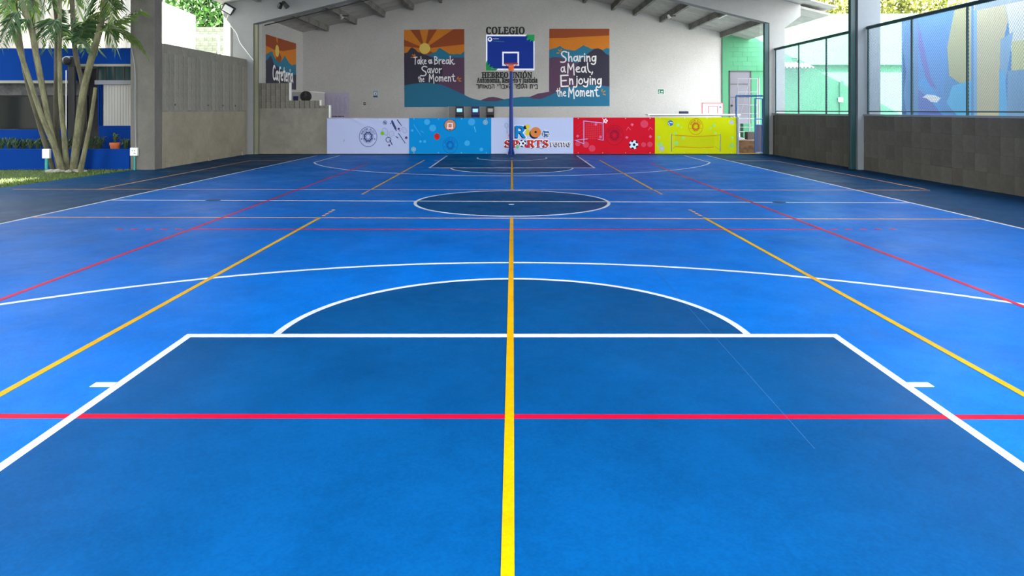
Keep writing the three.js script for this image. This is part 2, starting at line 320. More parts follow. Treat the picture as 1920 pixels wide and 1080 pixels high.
for (const x of [-11.25, -9.72, -8.25, -6.75, -5.25, -3.75, -2.25, -0.75, 0.8, 2.3, 3.8, 5.3, 6.45, 7.85, 9.4, 11.05]) {
  const y = roofAt(x) + 0.02, b = 0.29;
  mesh('purlin', shapeXY([[x - 0.1, y], [x - 0.075, y - b], [x + 0.075, y - b], [x + 0.1, y]], Math.abs(x) > 10.9 ? 27.4 : -1, 37.05), M.purlin, ceiling);
}
// mural wall and side wall of the cafeteria
const BD = 37, bs = BD / F, bX = (px) => (px - HX) * bs, bY = (py) => EYE + (HY - py) * bs;
struct(mesh('wall_back', shapeXY([[-11.3, 0], [11.05, 0], [11.05, roofAt(11.05)], [0, RIDGE], [-11.3, roofAt(11.3)]], BD, BD + 0.25), M.plaster), 'white end wall carrying the painted mural', 'wall');
struct(mesh('wall_left', shapeXY([[-11.28, 0], [-11.02, 0], [-11.02, roofAt(11.02)], [-11.28, roofAt(11.28)]], 27.45, BD), M.plaster), 'white side wall with the Cafeteria mural', 'wall');
struct(mesh('floor_cafeteria', bx(-11.0, 12.7, -0.05, 0.5, 28.4, BD), M.concrete), 'raised concrete floor behind the sports banners', 'floor');
// left wall panel: smooth foot, ribbed blocks above
const lp = thing('wall_side', 'beige side wall of upright blocks between two columns', 'wall'); struct(lp);
mesh('wall_core', bx(-10.5, -10.21, 0.0, 3.62, 20.42, 27), M.panelLow, lp);
mesh('wall_foot', bx(-10.22, -10.16, 0.16, 1.64, 20.44, 26.75), M.panelLow, lp);
mesh('wall_cap', bx(-10.24, -10.13, 3.36, 3.64, 20.43, 26.78), M.stucco, lp);
mesh('wall_ledge', bx(-10.22, -10.13, 1.645, 1.7, 20.44, 26.77), M.stucco, lp);
{ const g = new THREE.BoxGeometry(0.075, 0.329, 0.276), vs = variants(M.stucco, [1.06, 0.98, 1.14]);
  for (let r = 0; r < 5; r++) for (let k = 0; k < 21; k++) { const b = mesh('block', g, vs[(k * 7 + r * 3) % 3], lp); b.position.copy(V(-10.172 + rr(-0.003, 0.003), 1.7 + 0.166 + r * 0.3325, 20.6 + k * 0.295)); } }
for (const [a, b] of [[20.44, 20.55], [23.55, 23.75], [26.5, 26.75]]) mesh('wall_foot', bx(-10.22, -10.16, 0, 0.16, a, b), M.panelLow, lp);
for (const d of [21.1, 23.4, 24.6, 25.7]) mesh('weep_hole', new THREE.CylinderGeometry(0.03, 0.03, 0.03, 10).rotateZ(Math.PI / 2).translate(-10.135, 1.86, -d), M.black, lp);
// stepped wall of dark jointed blocks
const sw = thing('wall_stepped', 'grey wall with a stepped top of dark jointed blocks', 'wall'); struct(sw);
const SD = 27.3, ss = SD / F;
mesh('wall_core', bx(-9.95, -7.12, 0, 1.78, SD, SD + 0.16), M.stucco, sw);
mesh('mortar', plain([bx(-9.95, -8.66, 1.78, 2.75, SD + 0.03, SD + 0.15), bx(-8.66, -7.48, 1.78, 2.07, SD + 0.03, SD + 0.15), bx(-7.48, -7.13, 1.78, 1.87, SD + 0.03, SD + 0.15)]), M.mortar, sw);
mesh('edge_trim', plain([bx(-8.66, -8.62, 2.08, 2.78, SD - 0.005, SD + 0.17), bx(-7.48, -7.44, 1.88, 2.1, SD - 0.005, SD + 0.17), bx(-7.125, -7.07, 1.4, 1.89, SD - 0.005, SD + 0.17)]), M.offwhite, sw);
{ const vs = variants(M.stucco, [0.8, 0.86, 0.76]);
  const g1 = new THREE.BoxGeometry(0.163, 0.239, 0.15), g2 = new THREE.BoxGeometry(0.172, 0.285, 0.15), g3 = new THREE.BoxGeometry(0.172, 0.085, 0.15);
  for (let k = 0; k < 7; k++) for (let r = 0; r < 4; r++) mesh('block', g1, vs[(k * 5 + r) % 3], sw).position.copy(V(-9.87 + k * 0.186 + 0.02, 1.785 + 0.12 + r * 0.243, SD + 0.09 + rr(-0.004, 0.004)));
  for (let k = 0; k < 6; k++) mesh('block', g2, vs[k % 3], sw).position.copy(V(-8.56 + k * 0.197, 1.785 + 0.145, SD + 0.09));
  for (let k = 0; k < 2; k++) mesh('block', g3, vs[k % 3], sw).position.copy(V(-7.38 + k * 0.19, 1.785 + 0.045, SD + 0.09)); }
// low wall behind the banners
struct(mesh('wall_low', bx(-7.06, 8.66, 0, 1.37, 27.22, 27.4), M.stucco), 'low barrier wall behind the sports banners', 'wall');
// right parapet of blocks with chain link fence
const rp = thing('wall_right', 'dark grey parapet of upright blocks along the court', 'wall'); struct(rp);
const PX = 10.02;
mesh('mortar', bx(PX + 0.02, PX + 0.2, 0, 1.5, -9, 27), M.mortar, rp);
{ const g = new THREE.BoxGeometry(0.1, 0.38, 0.393), vs = variants(M.stucco, [0.5, 0.54, 0.46, 0.58]);
  for (let r = 0; r < 4; r++) for (let k = 0; k < 62; k++) { const d = 2.2 + k * 0.4; if (d > 26.85) continue; mesh('block', g, vs[Math.floor(rnd() * 4)], rp).position.copy(V(PX + 0.05 + rr(-0.004, 0.004), 0.19 + r * 0.384, d)); }
  mesh('coping', bx(PX - 0.02, PX + 0.24, 1.536, 1.58, -9, 27), M.column, rp); }
for (const [a, b, lab] of [[20.42, 26.98, 'chain link fence bay in front of the green building'], [13.42, 19.98, 'chain link fence bay in front of the painted outside wall'], [6.42, 12.98, 'chain link fence bay nearest the camera']]) {
  const f = thing('chain_link_fence', lab, 'fence');
  mesh('top_rail', cyl(V(PX + 0.1, 4.04, a), V(PX + 0.1, 4.04, b), 0.05), M.greenPipe, f);
  mesh('bottom_rail', cyl(V(PX + 0.1, 1.66, a), V(PX + 0.1, 1.66, b), 0.016), M.greenPipe, f);
  for (let k = 0; k < 4; k++) { const d = b - 0.05 - k * 2.17; mesh('post', cyl(V(PX + 0.1, 1.58, d), V(PX + 0.1, 4.04, d), 0.03), M.greenPipe, f); }
  stuff(mesh('wire_mesh', wireNet([[a, 1.66], [b, 1.66], [b, 4.02], [a, 4.02]], 0.072, 0.0034, (u, v) => V(PX + 0.1, v, u), 1.15), M.wire, f));
}
function steelPost(x, d, h, w, m, label) { tag(mesh('steel_post', new RoundedBoxGeometry(w, h, w, 2, 0.012).translate(x, h / 2, -d), m), label, 'post'); }
const olive = mat(lin(0.2, 0.2, 0.13), { roughness: 0.6 });
steelPost(9.8, 27.1, 5.05, 0.16, M.greenPipe, 'dark steel post beside the blue gate');
steelPost(9.76, 20.15, 5.1, 0.15, M.greenPipe, 'dark steel post against the mid-court column on the fence side');
steelPost(-9.86, 27.1, 5.0, 0.14, olive, 'olive steel post at the corner of the stepped wall');
// safety net across the stage opening
const netO = thing('safety_net', 'fine dark safety net hung across the cafeteria opening', 'net');
stuff(mesh('netting', wireNet([[-9.8, 1.42], [9.7, 1.42], [9.7, 5.06], [0, 7.46], [-9.8, 5.03]], 0.055, 0.0015, (u, v) => V(u, v, 27.5)), M.netting, netO));
mesh('net_cable', cyl(V(-9.7, 1.9, 27.51).setY(5.02), V(-5.6, 6.03, 27.51), 0.02), M.black, netO);

const font = await new FontLoader().loadAsync('fonts/droid/droid_serif_bold.typeface.json');
// ------------------------------------------------------------------ prints and murals
function panel(name, x0, x1, y0, y1, d, thick, m, parent = scene) {
  const g = new THREE.BoxGeometry(x1 - x0, y1 - y0, thick); g.translate((x0 + x1) / 2, (y0 + y1) / 2, -d + thick / 2);
  return mesh(name, g, m, parent);
}
function fit(c, text, x0, x1, y, size, w, slant = 0) {
  let u = -0.08; for (const ch of text) u += HAND[ch][0] + 0.08;
  c.save(); c.translate(x0, y); c.scale((x1 - x0) / (u * size), 1); hand(c, text, 0, 0, size, w, slant); c.restore();
}
const PAL = { brown: '#94420c', orange: '#d07a04', teal: '#107294', hill: '#0a6c92', dark: '#2b293e', purple: '#543856', sun: '#e0c45c', ink: '#f0f0f2' };
const sparks = (c, x, y, list) => { for (const [a, r0, r1] of list) { line(c, [[x + Math.cos(a) * r0, y - Math.sin(a) * r0], [x + Math.cos(a) * r1, y - Math.sin(a) * r1]], PAL.orange, 2); } };
{
  const k = 2048 / 386, [cv, c] = canvas(2048, 776);
  c.setTransform(k, 0, 0, k, -757 * k, -53.8 * k); c.lineCap = 'round';
  path(c, [[757, 53], [1143, 53], [1143, 201], [757, 201]], PAL.purple);
  // sunrise with rays
  path(c, [[757, 53], [871, 53], [871, 108], [757, 108]], PAL.orange);
  const sx = 796.5, sy = 91;
  for (const [a, b] of [[[757, 74], [757, 87]], [[767, 53], [786, 53]], [[804, 53], [821, 53]], [[856, 53], [871, 83]], [[830, 108], [796, 112]], [[786, 110], [775, 106]]]) path(c, [[sx, sy], a, b, ...(a[0] === 856 ? [] : [])], PAL.brown);
  path(c, [[sx, sy], [853, 53], [871, 53], [871, 83]], PAL.brown);
  disc(c, sx, sy, 10.2, PAL.sun);
  path(c, [[787, 99], [795, 102], [804, 103], [812, 99], [818, 97], [823, 90], [827, 91], [833, 95], [843, 101], [852, 102], [858, 101], [864, 102], [868, 98], [871, 97], [871, 108], [845, 108], [835, 112], [787, 112]], PAL.teal);
  path(c, [[757, 100], [764, 98.5], [770, 90], [773, 89], [778, 92], [784, 98], [792, 101], [804, 105], [815, 109], [826, 116], [830, 130], [828, 152], [812, 160], [757, 160]], PAL.dark);
  path(c, [[757, 160.5], [775, 157], [793, 155.3], [810, 156], [830, 159.5], [850, 168], [871, 178], [886, 185], [901, 188], [914, 190], [930, 190], [945, 186.5], [960, 184], [977, 182], [990, 182], [1004, 185.5], [1012, 186], [1022, 183], [1032, 177], [1046, 168], [1062, 163], [1080, 160], [1105, 159], [1125, 160], [1143, 163], [1143, 201], [757, 201]], PAL.hill);
  // right panel
  path(c, [[1029, 53], [1143, 53], [1143, 112], [1029, 112]], PAL.brown);
  path(c, [[1029, 71.5], [1060, 71], [1090, 69], [1143, 66.5], [1143, 112], [1029, 112]], PAL.orange);
  path(c, [[1029, 94], [1037, 91], [1043, 90], [1050, 86], [1055, 90], [1062, 93], [1070, 94], [1078, 95], [1086, 90], [1094, 85], [1098, 87], [1104, 89], [1108, 92], [1116, 91], [1130, 94], [1137, 90], [1143, 91], [1143, 124], [1029, 124]], PAL.teal);
  path(c, [[1029, 110], [1038, 107], [1052, 108], [1070, 116], [1090, 120], [1100, 160], [1060, 164], [1029, 180]], PAL.purple);
  path(c, [[1085, 116], [1104, 99], [1114, 92], [1121, 90.5], [1128, 93], [1136, 101], [1143, 104], [1143, 161.5], [1110, 159], [1080, 160], [1076, 140]], PAL.dark);
  c.strokeStyle = PAL.ink;
  fit(c, 'Take', 776, 800, 120, 8, 0.27); fit(c, 'a', 803, 810, 118, 6, 0.33); line(c, [[805, 119.5], [809, 119.2]], PAL.ink, 1.2); c.strokeStyle = PAL.ink; fit(c, 'Break.', 814, 854, 120, 8.5, 0.25);
  fit(c, 'S', 789.5, 801.5, 143, 11.5, 0.2); fit(c, 'avor', 801, 828, 137, 8.5, 0.25); fit(c, 'the', 784, 796, 153.5, 7, 0.26); fit(c, 'Moment.', 804.5, 856, 152.5, 8.8, 0.24);
  fit(c, 'S', 1051, 1064, 117.5, 13, 0.2); fit(c, 'haring', 1065, 1119, 115, 10, 0.24); fit(c, 'a', 1051, 1060, 135.5, 10.5, 0.22); fit(c, 'Meal,', 1064, 1113, 136, 11, 0.22);
  fit(c, 'E', 1050, 1066, 162, 14, 0.19); fit(c, 'njoying', 1067, 1129, 158, 10.5, 0.24); fit(c, 'the', 1043, 1062, 180.5, 9.5, 0.24); fit(c, 'Moment.', 1066, 1125, 180.5, 10.8, 0.24);
  sparks(c, 779, 107, [[1.9, 2, 5], [2.5, 3, 7], [3.2, 4, 8]]); sparks(c, 856.5, 150, [[1.1, 2, 6], [0.4, 4, 8], [-0.3, 4, 8]]);
  sparks(c, 1053, 99, [[1.7, 3, 7], [2.4, 4, 8], [3.2, 5, 9]]); sparks(c, 1126.5, 175, [[1.2, 4, 8], [0.5, 5, 9], [-0.3, 5, 9]]);
  const outline = [[757.5, 56], [870.5, 54.5], [871, 178], [880, 182.5], [890, 186], [901, 188], [909, 185], [916, 182.5], [925, 181.6], [935, 183.5], [945.5, 186.4], [958, 184], [977, 181.7], [993, 181.7], [1008, 175.6], [1029.5, 172], [1030, 53.8], [1142.5, 53.8], [1143, 199], [758.5, 201]].map(([x, y]) => [bX(x), bY(y)]);
  const g = shapeXY(outline.reverse(), BD - 0.008, BD - 0.001), P = g.attributes.position, U = g.attributes.uv;
  for (let i = 0; i < P.count; i++) U.setXY(i, (P.getX(i) / bs + HX - 757) / 386, 1 - ((EYE - P.getY(i)) / bs + HY - 53.8) / 146.25);
  tag(mesh('wall_mural', g, print(cv)), 'painted sunrise and mountain mural with two handwritten slogans', 'mural');
}
{
  const [cv, c] = canvas(768, 512);
  path(c, [[0, 0], [768, 0], [768, 512], [0, 512]], PAL.brown);
  path(c, [[0, 110], [200, 130], [420, 120], [768, 60], [768, 300], [0, 300]], PAL.orange);
  path(c, [[230, 60], [330, 0], [400, 0], [300, 130], [380, 200], [330, 260], [240, 240]], PAL.brown); path(c, [[250, 40], [235, 0], [280, 0], [275, 60]], PAL.orange);
  disc(c, 265, 135, 46, PAL.sun, 62);
  path(c, [[0, 200], [60, 175], [140, 150], [180, 190], [250, 235], [330, 250], [400, 210], [455, 165], [500, 190], [560, 225], [640, 250], [700, 240], [768, 230], [768, 420], [0, 420]], PAL.teal);
  path(c, [[0, 262], [50, 235], [110, 195], [150, 230], [180, 270], [300, 300], [420, 330], [560, 350], [640, 355], [768, 345], [768, 512], [0, 512]], PAL.dark);
  c.strokeStyle = PAL.ink; fit(c, 'Cafeteria', 160, 680, 430, 88, 0.3, 0.0);
  const g = new THREE.BoxGeometry(0.008, 2.36, 4.4).translate(-11.016, 3.92, -33.6);
  tag(mesh('cafeteria_mural', g, print(cv)), 'orange and teal mountain mural reading Cafeteria', 'mural');
}
// ------------------------------------------------------------------ school lettering on the wall
const ink = mat(lin(0.012, 0.012, 0.012), { roughness: 0.7 });
function lettering(text, px0, px1, base, cap, label) {
  const g = new TextGeometry(text, { font, size: 1, depth: 0.01, curveSegments: 4, bevelEnabled: true, bevelSize: 0.045, bevelThickness: 0.002, bevelSegments: 1 });
  g.computeBoundingBox(); const b = g.boundingBox, w = bX(px1) - bX(px0), s = cap * bs / 0.72;
  g.translate(-b.min.x, 0, 0); g.scale(w / (b.max.x - b.min.x), s, 1); g.translate(bX(px0), bY(base), -BD + 0.002);
  tag(mesh('wall_lettering', g, ink), label, 'lettering');
}
lettering('COLEGIO', 911, 984, 64, 9.6, 'large black serif word COLEGIO above the backboard');
lettering('HEBREO UNIÓN', 903, 998, 146, 7.6, 'black serif words HEBREO UNIÓN under the backboard');
lettering('Autonomía, Respeto y Justicia', 894, 1008, 155, 6.6, 'small black serif motto Autonomía, Respeto y Justicia');
{
  const H = { ב: [.8, [[0, 1], [.6, 1], [.6, 0]], [[0, 0], [.75, 0]]], י: [.32, [[0, 1], [.22, 1], [.22, .55]]], ת: [.8, [[0, 1], [.65, 1], [.65, 0]], [[.15, 1], [.15, 0], [0, 0]]], ה: [.75, [[0, 1], [.65, 1], [.65, 0]], [[.12, .62], [.12, 0]]], ס: [.8, [[0, 1], [.7, 1], [.62, .25], [.35, 0], [.1, .25], [.05, 1]]], פ: [.75, [[.28, .5], [.1, .55], [.1, 1], [.65, 1], [.65, 0], [0, 0]]], ר: [.7, [[0, 1], [.6, 1], [.6, 0]]], ע: [.75, [[.1, 1], [.38, .2]], [[.65, 1], [.6, .35], [0, 0]]], מ: [.8, [[0, 0], [.15, .9], [0, 1]], [[.15, .8], [.4, 1], [.65, .9], [.68, 0], [.35, 0]]], א: [.78, [[0, 1], [.7, 0]], [[.65, 1], [.6, .6], [.42, .42]], [[.05, 0], [.08, .4], [.25, .62]]], ו: [.3, [[0, 1], [.18, 1], [.18, 0]]], ח: [.75, [[.08, 0], [.08, 1], [.65, 1], [.65, 0]]], ד: [.78, [[0, 1], [.75, 1]], [[.6, 1], [.6, 0]]], ' ': [.45] };
  const t = [...'בית הספר העברי המאוחד'].reverse(), tot = t.reduce((a, ch) => a + H[ch][0] + 0.12, -0.12), w = bX(1009) - bX(893), h = 7.2 * bs, line2 = thing('wall_lettering', 'black line of Hebrew lettering under the school motto', 'lettering');
  let p = 0;
  for (const ch of t) {
    const [cw, ...strokes] = H[ch], s = new Soup();
    for (const st of strokes) for (let k = 1; k < st.length; k++) { const q = (v) => new THREE.Vector3(bX(893) + (p + v[0]) / tot * w, bY(166) + v[1] * h, -BD + 0.004); s.bar(q(st[k - 1]), q(st[k]), 0.025); }
    if (strokes.length) mesh('letter', s.geo(), ink, line2);
    p += cw + 0.12;
  }
}
// ------------------------------------------------------------------ notices on the mural wall
{
  const [cv, c] = canvas(256, 220); path(c, [[0, 0], [256, 0], [256, 220], [0, 220]], '#b3adc6');
  for (let y = 40; y < 180; y += 6) for (let x = 16; x < 240; x += 38) line(c, [[x, y], [x + 16 + ((x * 7 + y * 3) % 17), y]], '#9d96b3', 2);
  for (let k = 0; k < 9; k++) line(c, [[112 + k * 11, 203], [119 + k * 11 + (k % 3), 203]], '#2a2730', 8);
  tag(panel('notice_poster', bX(598), bX(655), bY(222), bY(174), BD - 0.001, 0.012, print(cv)), 'large lilac grey printed notice above the blank banner end', 'poster');
  const [c2, d] = canvas(64, 96); path(d, [[0, 0], [64, 0], [64, 96], [0, 96]], '#8fa3bb'); disc(d, 32, 44, 20, '#e8eef2'); path(d, [[28, 30], [44, 40], [40, 56], [24, 58]], '#1d3a52'); path(d, [[0, 74], [64, 74], [64, 96], [0, 96]], '#12415c');
  tag(panel('safety_sign', bX(700), bX(708), bY(182.5), bY(170), BD - 0.001, 0.012, print(c2)), 'small blue rectangular sign with a white round symbol', 'sign');
  const [c3, e] = canvas(64, 120); path(e, [[0, 0], [64, 0], [64, 120], [0, 120]], '#bdb8ba'); path(e, [[14, 14], [52, 14], [52, 60], [14, 60]], '#2c2628'); disc(e, 33, 37, 10, '#b8b4b4');
  tag(panel('safety_sign', bX(680), bX(687), bY(204), bY(190), BD - 0.001, 0.012, print(c3)), 'small pale notice with a dark square above the white banner', 'sign');
  const [c4, f] = canvas(128, 112); path(f, [[0, 0], [128, 0], [128, 112], [0, 112]], '#f2f6f4'); path(f, [[5, 5], [123, 5], [123, 107], [5, 107]], '#0c6b4c');
  path(f, [[66, 44], [84, 44], [84, 32], [108, 54], [84, 76], [84, 64], [66, 64]], '#f2f6f4'); disc(f, 36, 34, 8, '#f2f6f4'); line(f, [[36, 44], [30, 62], [42, 74]], '#f2f6f4', 8); line(f, [[24, 52], [46, 52]], '#f2f6f4', 6); line(f, [[30, 62], [20, 78]], '#f2f6f4', 8); f.fillStyle = '#f2f6f4'; f.fillRect(24, 90, 78, 8);
  tag(panel('exit_sign', bX(1233), bX(1245), bY(177), bY(167), BD - 0.001, 0.012, print(c4)), 'green exit sign with a white arrow on the mural wall', 'sign');
}
// ------------------------------------------------------------------ kiosks between grey partitions
const kioskBlack = mat(lin(0.01, 0.011, 0.016), { roughness: 0.4 }), kioskBlue = mat(lin(0.008, 0.012, 0.12), { roughness: 0.4 }), partGrey = mat(lin(0.33, 0.33, 0.32), { roughness: 0.8 });
function kiosk(px0, px1, top, body, on, label) {
  const k = thing('game_kiosk', label, 'kiosk', V((bX(px0) + bX(px1)) / 2, 0.5, 36.5), 'kiosks against the mural wall'), w = (bX(px1) - bX(px0)) * 0.985, h = bY(top) - 0.5;
  mesh('cabinet', shapeZ([[0, 0], [0.55, 0], [0.55, 0.85], [0.38, 0.95], [0.3, h], [0, h]], w), body, k);
  const sc = mesh('screen_frame', new RoundedBoxGeometry(w * 0.96, 0.4, 0.06, 2, 0.02).translate(0, h - 0.26, 0.02), body, k);
  mesh('screen', new THREE.PlaneGeometry(w * 0.66, 0.27).translate(0, h - 0.25, 0.052), on ? new THREE.MeshStandardMaterial({ color: 0x111111, emissive: lin(0.16, 0.42, 0.95), emissiveIntensity: 0.85, roughness: 0.3 }) : M.glass, sc);
  mesh('shelf', new RoundedBoxGeometry(w * 0.85, 0.035, 0.14, 1, 0.01).translate(0, h - 0.52, 0.06), M.offwhite, k);
}
function shapeZ(pts, w) {                                      // outline in (towards camera, height), extruded across X
  const g = new THREE.ExtrudeGeometry(new THREE.Shape(pts.map(([a, b]) => new THREE.Vector2(a, b))), { depth: w, bevelEnabled: false });
  g.rotateY(-Math.PI / 2); g.translate(w / 2, 0, -0.3); return g;
}
kiosk(855.5, 870.5, 199.5, kioskBlack, true, 'black kiosk with a lit blue screen, first from the stepped wall');
kiosk(885, 899.5, 200, kioskBlue, true, 'dark blue kiosk with a lit screen, between two grey partitions');
kiosk(913, 927, 199.5, kioskBlack, false, 'black kiosk with its screen off, next to the hoop pole');
for (const [a, b, lab] of [[841, 855, 'grey partition panel left of the first kiosk'], [871, 884.5, 'grey partition panel between the lit kiosks'], [900, 912.5, 'grey partition panel beside the kiosk with a dark screen']]) {
  const p = thing('partition', lab, 'partition', V((bX(a) + bX(b)) / 2, 0.5, 36.75)), w = bX(b) - bX(a);
  mesh('panel', new RoundedBoxGeometry(w, 1.37, 0.06, 1, 0.01).translate(0, 0.705, 0), partGrey, p);
  mesh('edge', bx(-w / 2, -w / 2 + 0.02, 0.02, 1.395, -0.035, 0.035), M.offwhite, p); mesh('foot', bx(-w / 2, w / 2, 0, 0.02, -0.15, 0.15), M.steel, p);
}
// ------------------------------------------------------------------ banners
function ballPrint(c, x, y, r, base, spots, rim) {
  disc(c, x, y, r, base); c.save(); c.beginPath(); c.arc(x, y, r, 0, 7); c.clip();
  const pent = (px, py, q) => path(c, Array.from({ length: 5 }, (_, k) => [px + q * Math.sin(k * 1.2566 + 0.3), py - q * Math.cos(k * 1.2566 + 0.3)]), spots);
  pent(x + r * 0.1, y, r * 0.34); for (let k = 0; k < 5; k++) pent(x + r * 0.95 * Math.sin(k * 1.2566 + 0.9), y - r * 0.95 * Math.cos(k * 1.2566 + 0.9), r * 0.36);
  c.restore(); if (rim) ring(c, x, y, r, rim, r * 0.06);
}
function emblem(c, x, y, r, col, words, ry = r * 1.12) {
  c.save(); c.translate(x, y); c.scale(1, ry / r);
  ring(c, 0, 0, r, col, r * 0.055); ring(c, 0, 0, r * 0.62, col, r * 0.03);
  for (let k = 0; k < 8; k++) { const a = k * Math.PI / 4; c.save(); c.rotate(a); path(c, [[0, -r * 0.58], [r * 0.12, -r * 0.36], [0, -r * 0.28], [-r * 0.12, -r * 0.36]], col); c.restore(); disc(c, r * 0.46 * Math.sin(a + 0.39), -r * 0.46 * Math.cos(a + 0.39), r * 0.11, col); }
  ring(c, 0, 0, r * 0.25, col, r * 0.05); c.fillStyle = col; c.font = `bold ${r * 0.27}px sans-serif`; c.textAlign = 'center';
  [...words].forEach((ch, k) => { const a = (k - (words.length - 1) / 2) * 0.215; c.save(); c.rotate(a); c.fillText(ch, 0, -r * 0.69); c.restore(); });
  for (const s of [-1, 1]) disc(c, s * r * 0.76, r * 0.22, r * 0.06, col);
  c.restore();
}
function racket(c, x, y, rx, ry, ang, hl, col, grip) {
  c.save(); c.translate(x, y); c.rotate(ang); ring(c, 0, 0, rx, col, 9, ry); for (let k = -2; k < 3; k++) { line(c, [[k * rx * 0.33, -ry * 0.8], [k * rx * 0.33, ry * 0.8]], 'rgba(120,130,160,.35)', 2); line(c, [[-rx * 0.8, k * ry * 0.3], [rx * 0.8, k * ry * 0.3]], 'rgba(120,130,160,.35)', 2); }
  line(c, [[0, ry], [0, ry + hl * 0.5]], col, 8); line(c, [[0, ry + hl * 0.5], [0, ry + hl]], grip, 18); c.restore();
}
const soft = (c, x, y, r, col) => disc(c, x, y, r, col);
const prints = [
  ['#aeb8da', [35, 1770, 145, 890], (c) => {
    emblem(c, 905, 535, 185, '#3e4a78', 'AMAZON BLAST', 208);
    disc(c, 1262, 235, 48, '#7f8fb0'); line(c, [[1235, 215], [1285, 262]], '#39466b', 14);
    path(c, [[1392, 200], [1412, 180], [1432, 200], [1508, 360], [1500, 388], [1472, 385], [1398, 240]], '#39406a'); for (const [x, y] of [[1380, 255], [1500, 400]]) disc(c, x, y, 12, '#2a3058');
    racket(c, 1670, 395, 46, 68, 2.55, 200, '#8d9ab9', '#2a3050'); racket(c, 1265, 425, 52, 78, -0.5, 240, '#7c8aab', '#27304f'); racket(c, 1400, 470, 58, 50, -1.0, 120, '#8d9ab9', '#39466b');
    disc(c, 1205, 462, 40, '#6db21c'); ring(c, 1335, 595, 52, '#39466b', 14); for (const [x, y, r] of [[1553, 368, 24], [1575, 410, 12], [1712, 555, 27], [1352, 715, 22]]) { disc(c, x, y, r, '#3a356b'); disc(c, x + r * 0.3, y + r * 0.2, r * 0.4, '#b24a76'); }
    line(c, [[1545, 460], [1690, 670]], '#39506a', 16); line(c, [[385, 640], [400, 590]], '#a06a70', 10); line(c, [[1560, 230], [1612, 300]], '#2a3050', 14);
  }],
  ['#0088cc', [80, 1818, 130, 890], (c) => {
    for (const [x, y, r] of [[460, 215, 62], [580, 345, 72], [1405, 215, 74], [1310, 665, 58], [320, 630, 26], [410, 630, 30], [145, 395, 26], [1610, 800, 40]]) soft(c, x, y, r, 'rgba(110,190,240,.55)');
    line(c, [[175, 270], [330, 500]], 'rgba(140,205,245,.6)', 8); line(c, [[320, 400], [390, 440]], 'rgba(140,205,245,.6)', 8); line(c, [[1460, 310], [1490, 430]], 'rgba(140,205,245,.6)', 16);
    disc(c, 948, 280, 132, '#1b4a78', 128); disc(c, 948, 280, 118, '#b9826a', 116); c.strokeStyle = '#f4e9e6'; c.lineWidth = 20; c.strokeRect(902, 245, 92, 95); line(c, [[885, 345], [1012, 345]], '#f4e9e6', 22); disc(c, 925, 322, 12, '#c0392b'); disc(c, 968, 322, 12, '#c0392b'); disc(c, 945, 378, 14, '#4b2a6a');
    emblem(c, 950, 708, 155, '#0b5fae', 'AMAZON BLAST', 172);
    disc(c, 670, 525, 62, '#c8281f', 72); line(c, [[620, 500], [722, 545]], '#8c1713', 6); line(c, [[660, 455], [680, 596]], '#8c1713', 6);
    for (const [x, y, r] of [[1695, 222, 58], [175, 795, 56]]) { disc(c, x, y, r, '#7fb3cf'); ring(c, x, y, r, '#2f6f9a', 8); ring(c, x, y, r * 0.55, '#4f8fb6', 8); }
  }],
  ['#b9c6e8', [125, 1850, 115, 895], (c) => {
    c.textAlign = 'left'; const put = (t, x, y, s, f, fill, edge, x1, rim) => { c.save(); c.translate(x, y); c.font = `bold ${s}px ${f}`; c.scale((x1 - x) / c.measureText(t).width, 1); c.lineJoin = 'round'; c.strokeStyle = '#f6f8fc'; c.lineWidth = 26; c.strokeText(t, 0, 0); if (edge) { c.fillStyle = edge; c.fillText(t, -14, 16); } c.fillStyle = fill; c.fillText(t, 0, 0); if (rim) { c.strokeStyle = rim; c.lineWidth = 7; c.strokeText(t, 0, 0); } c.restore(); };
    put('R', 592, 548, 370, 'sans-serif', '#0f86cf', '#131a3a', 862); disc(c, 535, 505, 52, '#e08a5a');
    path(c, [[850, 370], [925, 360], [925, 495], [850, 500]], '#dcc51a'); disc(c, 840, 325, 40, '#131a3a'); disc(c, 893, 305, 44, '#dcc51a');
    disc(c, 1030, 465, 106, '#131a3a'); disc(c, 1060, 430, 112, '#d98245'); disc(c, 1058, 425, 24, '#1a1114');
    disc(c, 1268, 465, 92, '#f4f6fa'); disc(c, 1268, 465, 84, '#2c6fb4'); c.lineCap = 'round'; line(c, [[1215, 430], [1225, 510]], '#f0d2a8', 22); line(c, [[1262, 455], [1330, 460], [1318, 505]], '#f0d2a8', 20); line(c, [[1250, 395], [1300, 400]], '#f4f6fa', 18); line(c, [[1275, 525], [1270, 548]], '#f0d2a8', 18); c.lineCap = 'butt';
    put('SP', 405, 750, 215, 'serif', '#d23c31', '#5d1c22', 715); ballPrint(c, 785, 672, 78, '#eef4fa', '#141827', '#141827'); put('RTS', 872, 750, 215, 'serif', '#d23c31', '#5d1c22', 1345);
    disc(c, 675, 745, 36, '#6cc07a'); path(c, [[820, 720], [900, 700], [905, 745], [850, 770]], '#c22a48'); ring(c, 1185, 725, 62, '#6f8ab0', 10); path(c, [[945, 785], [1000, 765], [990, 785]], '#7a34a8');
    put('reme', 1362, 735, 175, 'sans-serif', '#e8ecf4', '#5a2a3c', 1800, '#2c3a5c'); racket(c, 443, 285, 34, 52, -0.1, 120, '#7f98c4', '#8aa0c0');
  }],
  ['#cc1228', [115, 1840, 115, 895], (c) => {
    for (const [x, y, r] of [[1615, 255, 82], [1735, 695, 58], [210, 680, 55], [380, 700, 66], [510, 780, 70], [1600, 700, 52]]) soft(c, x, y, r, 'rgba(225,120,150,.5)');
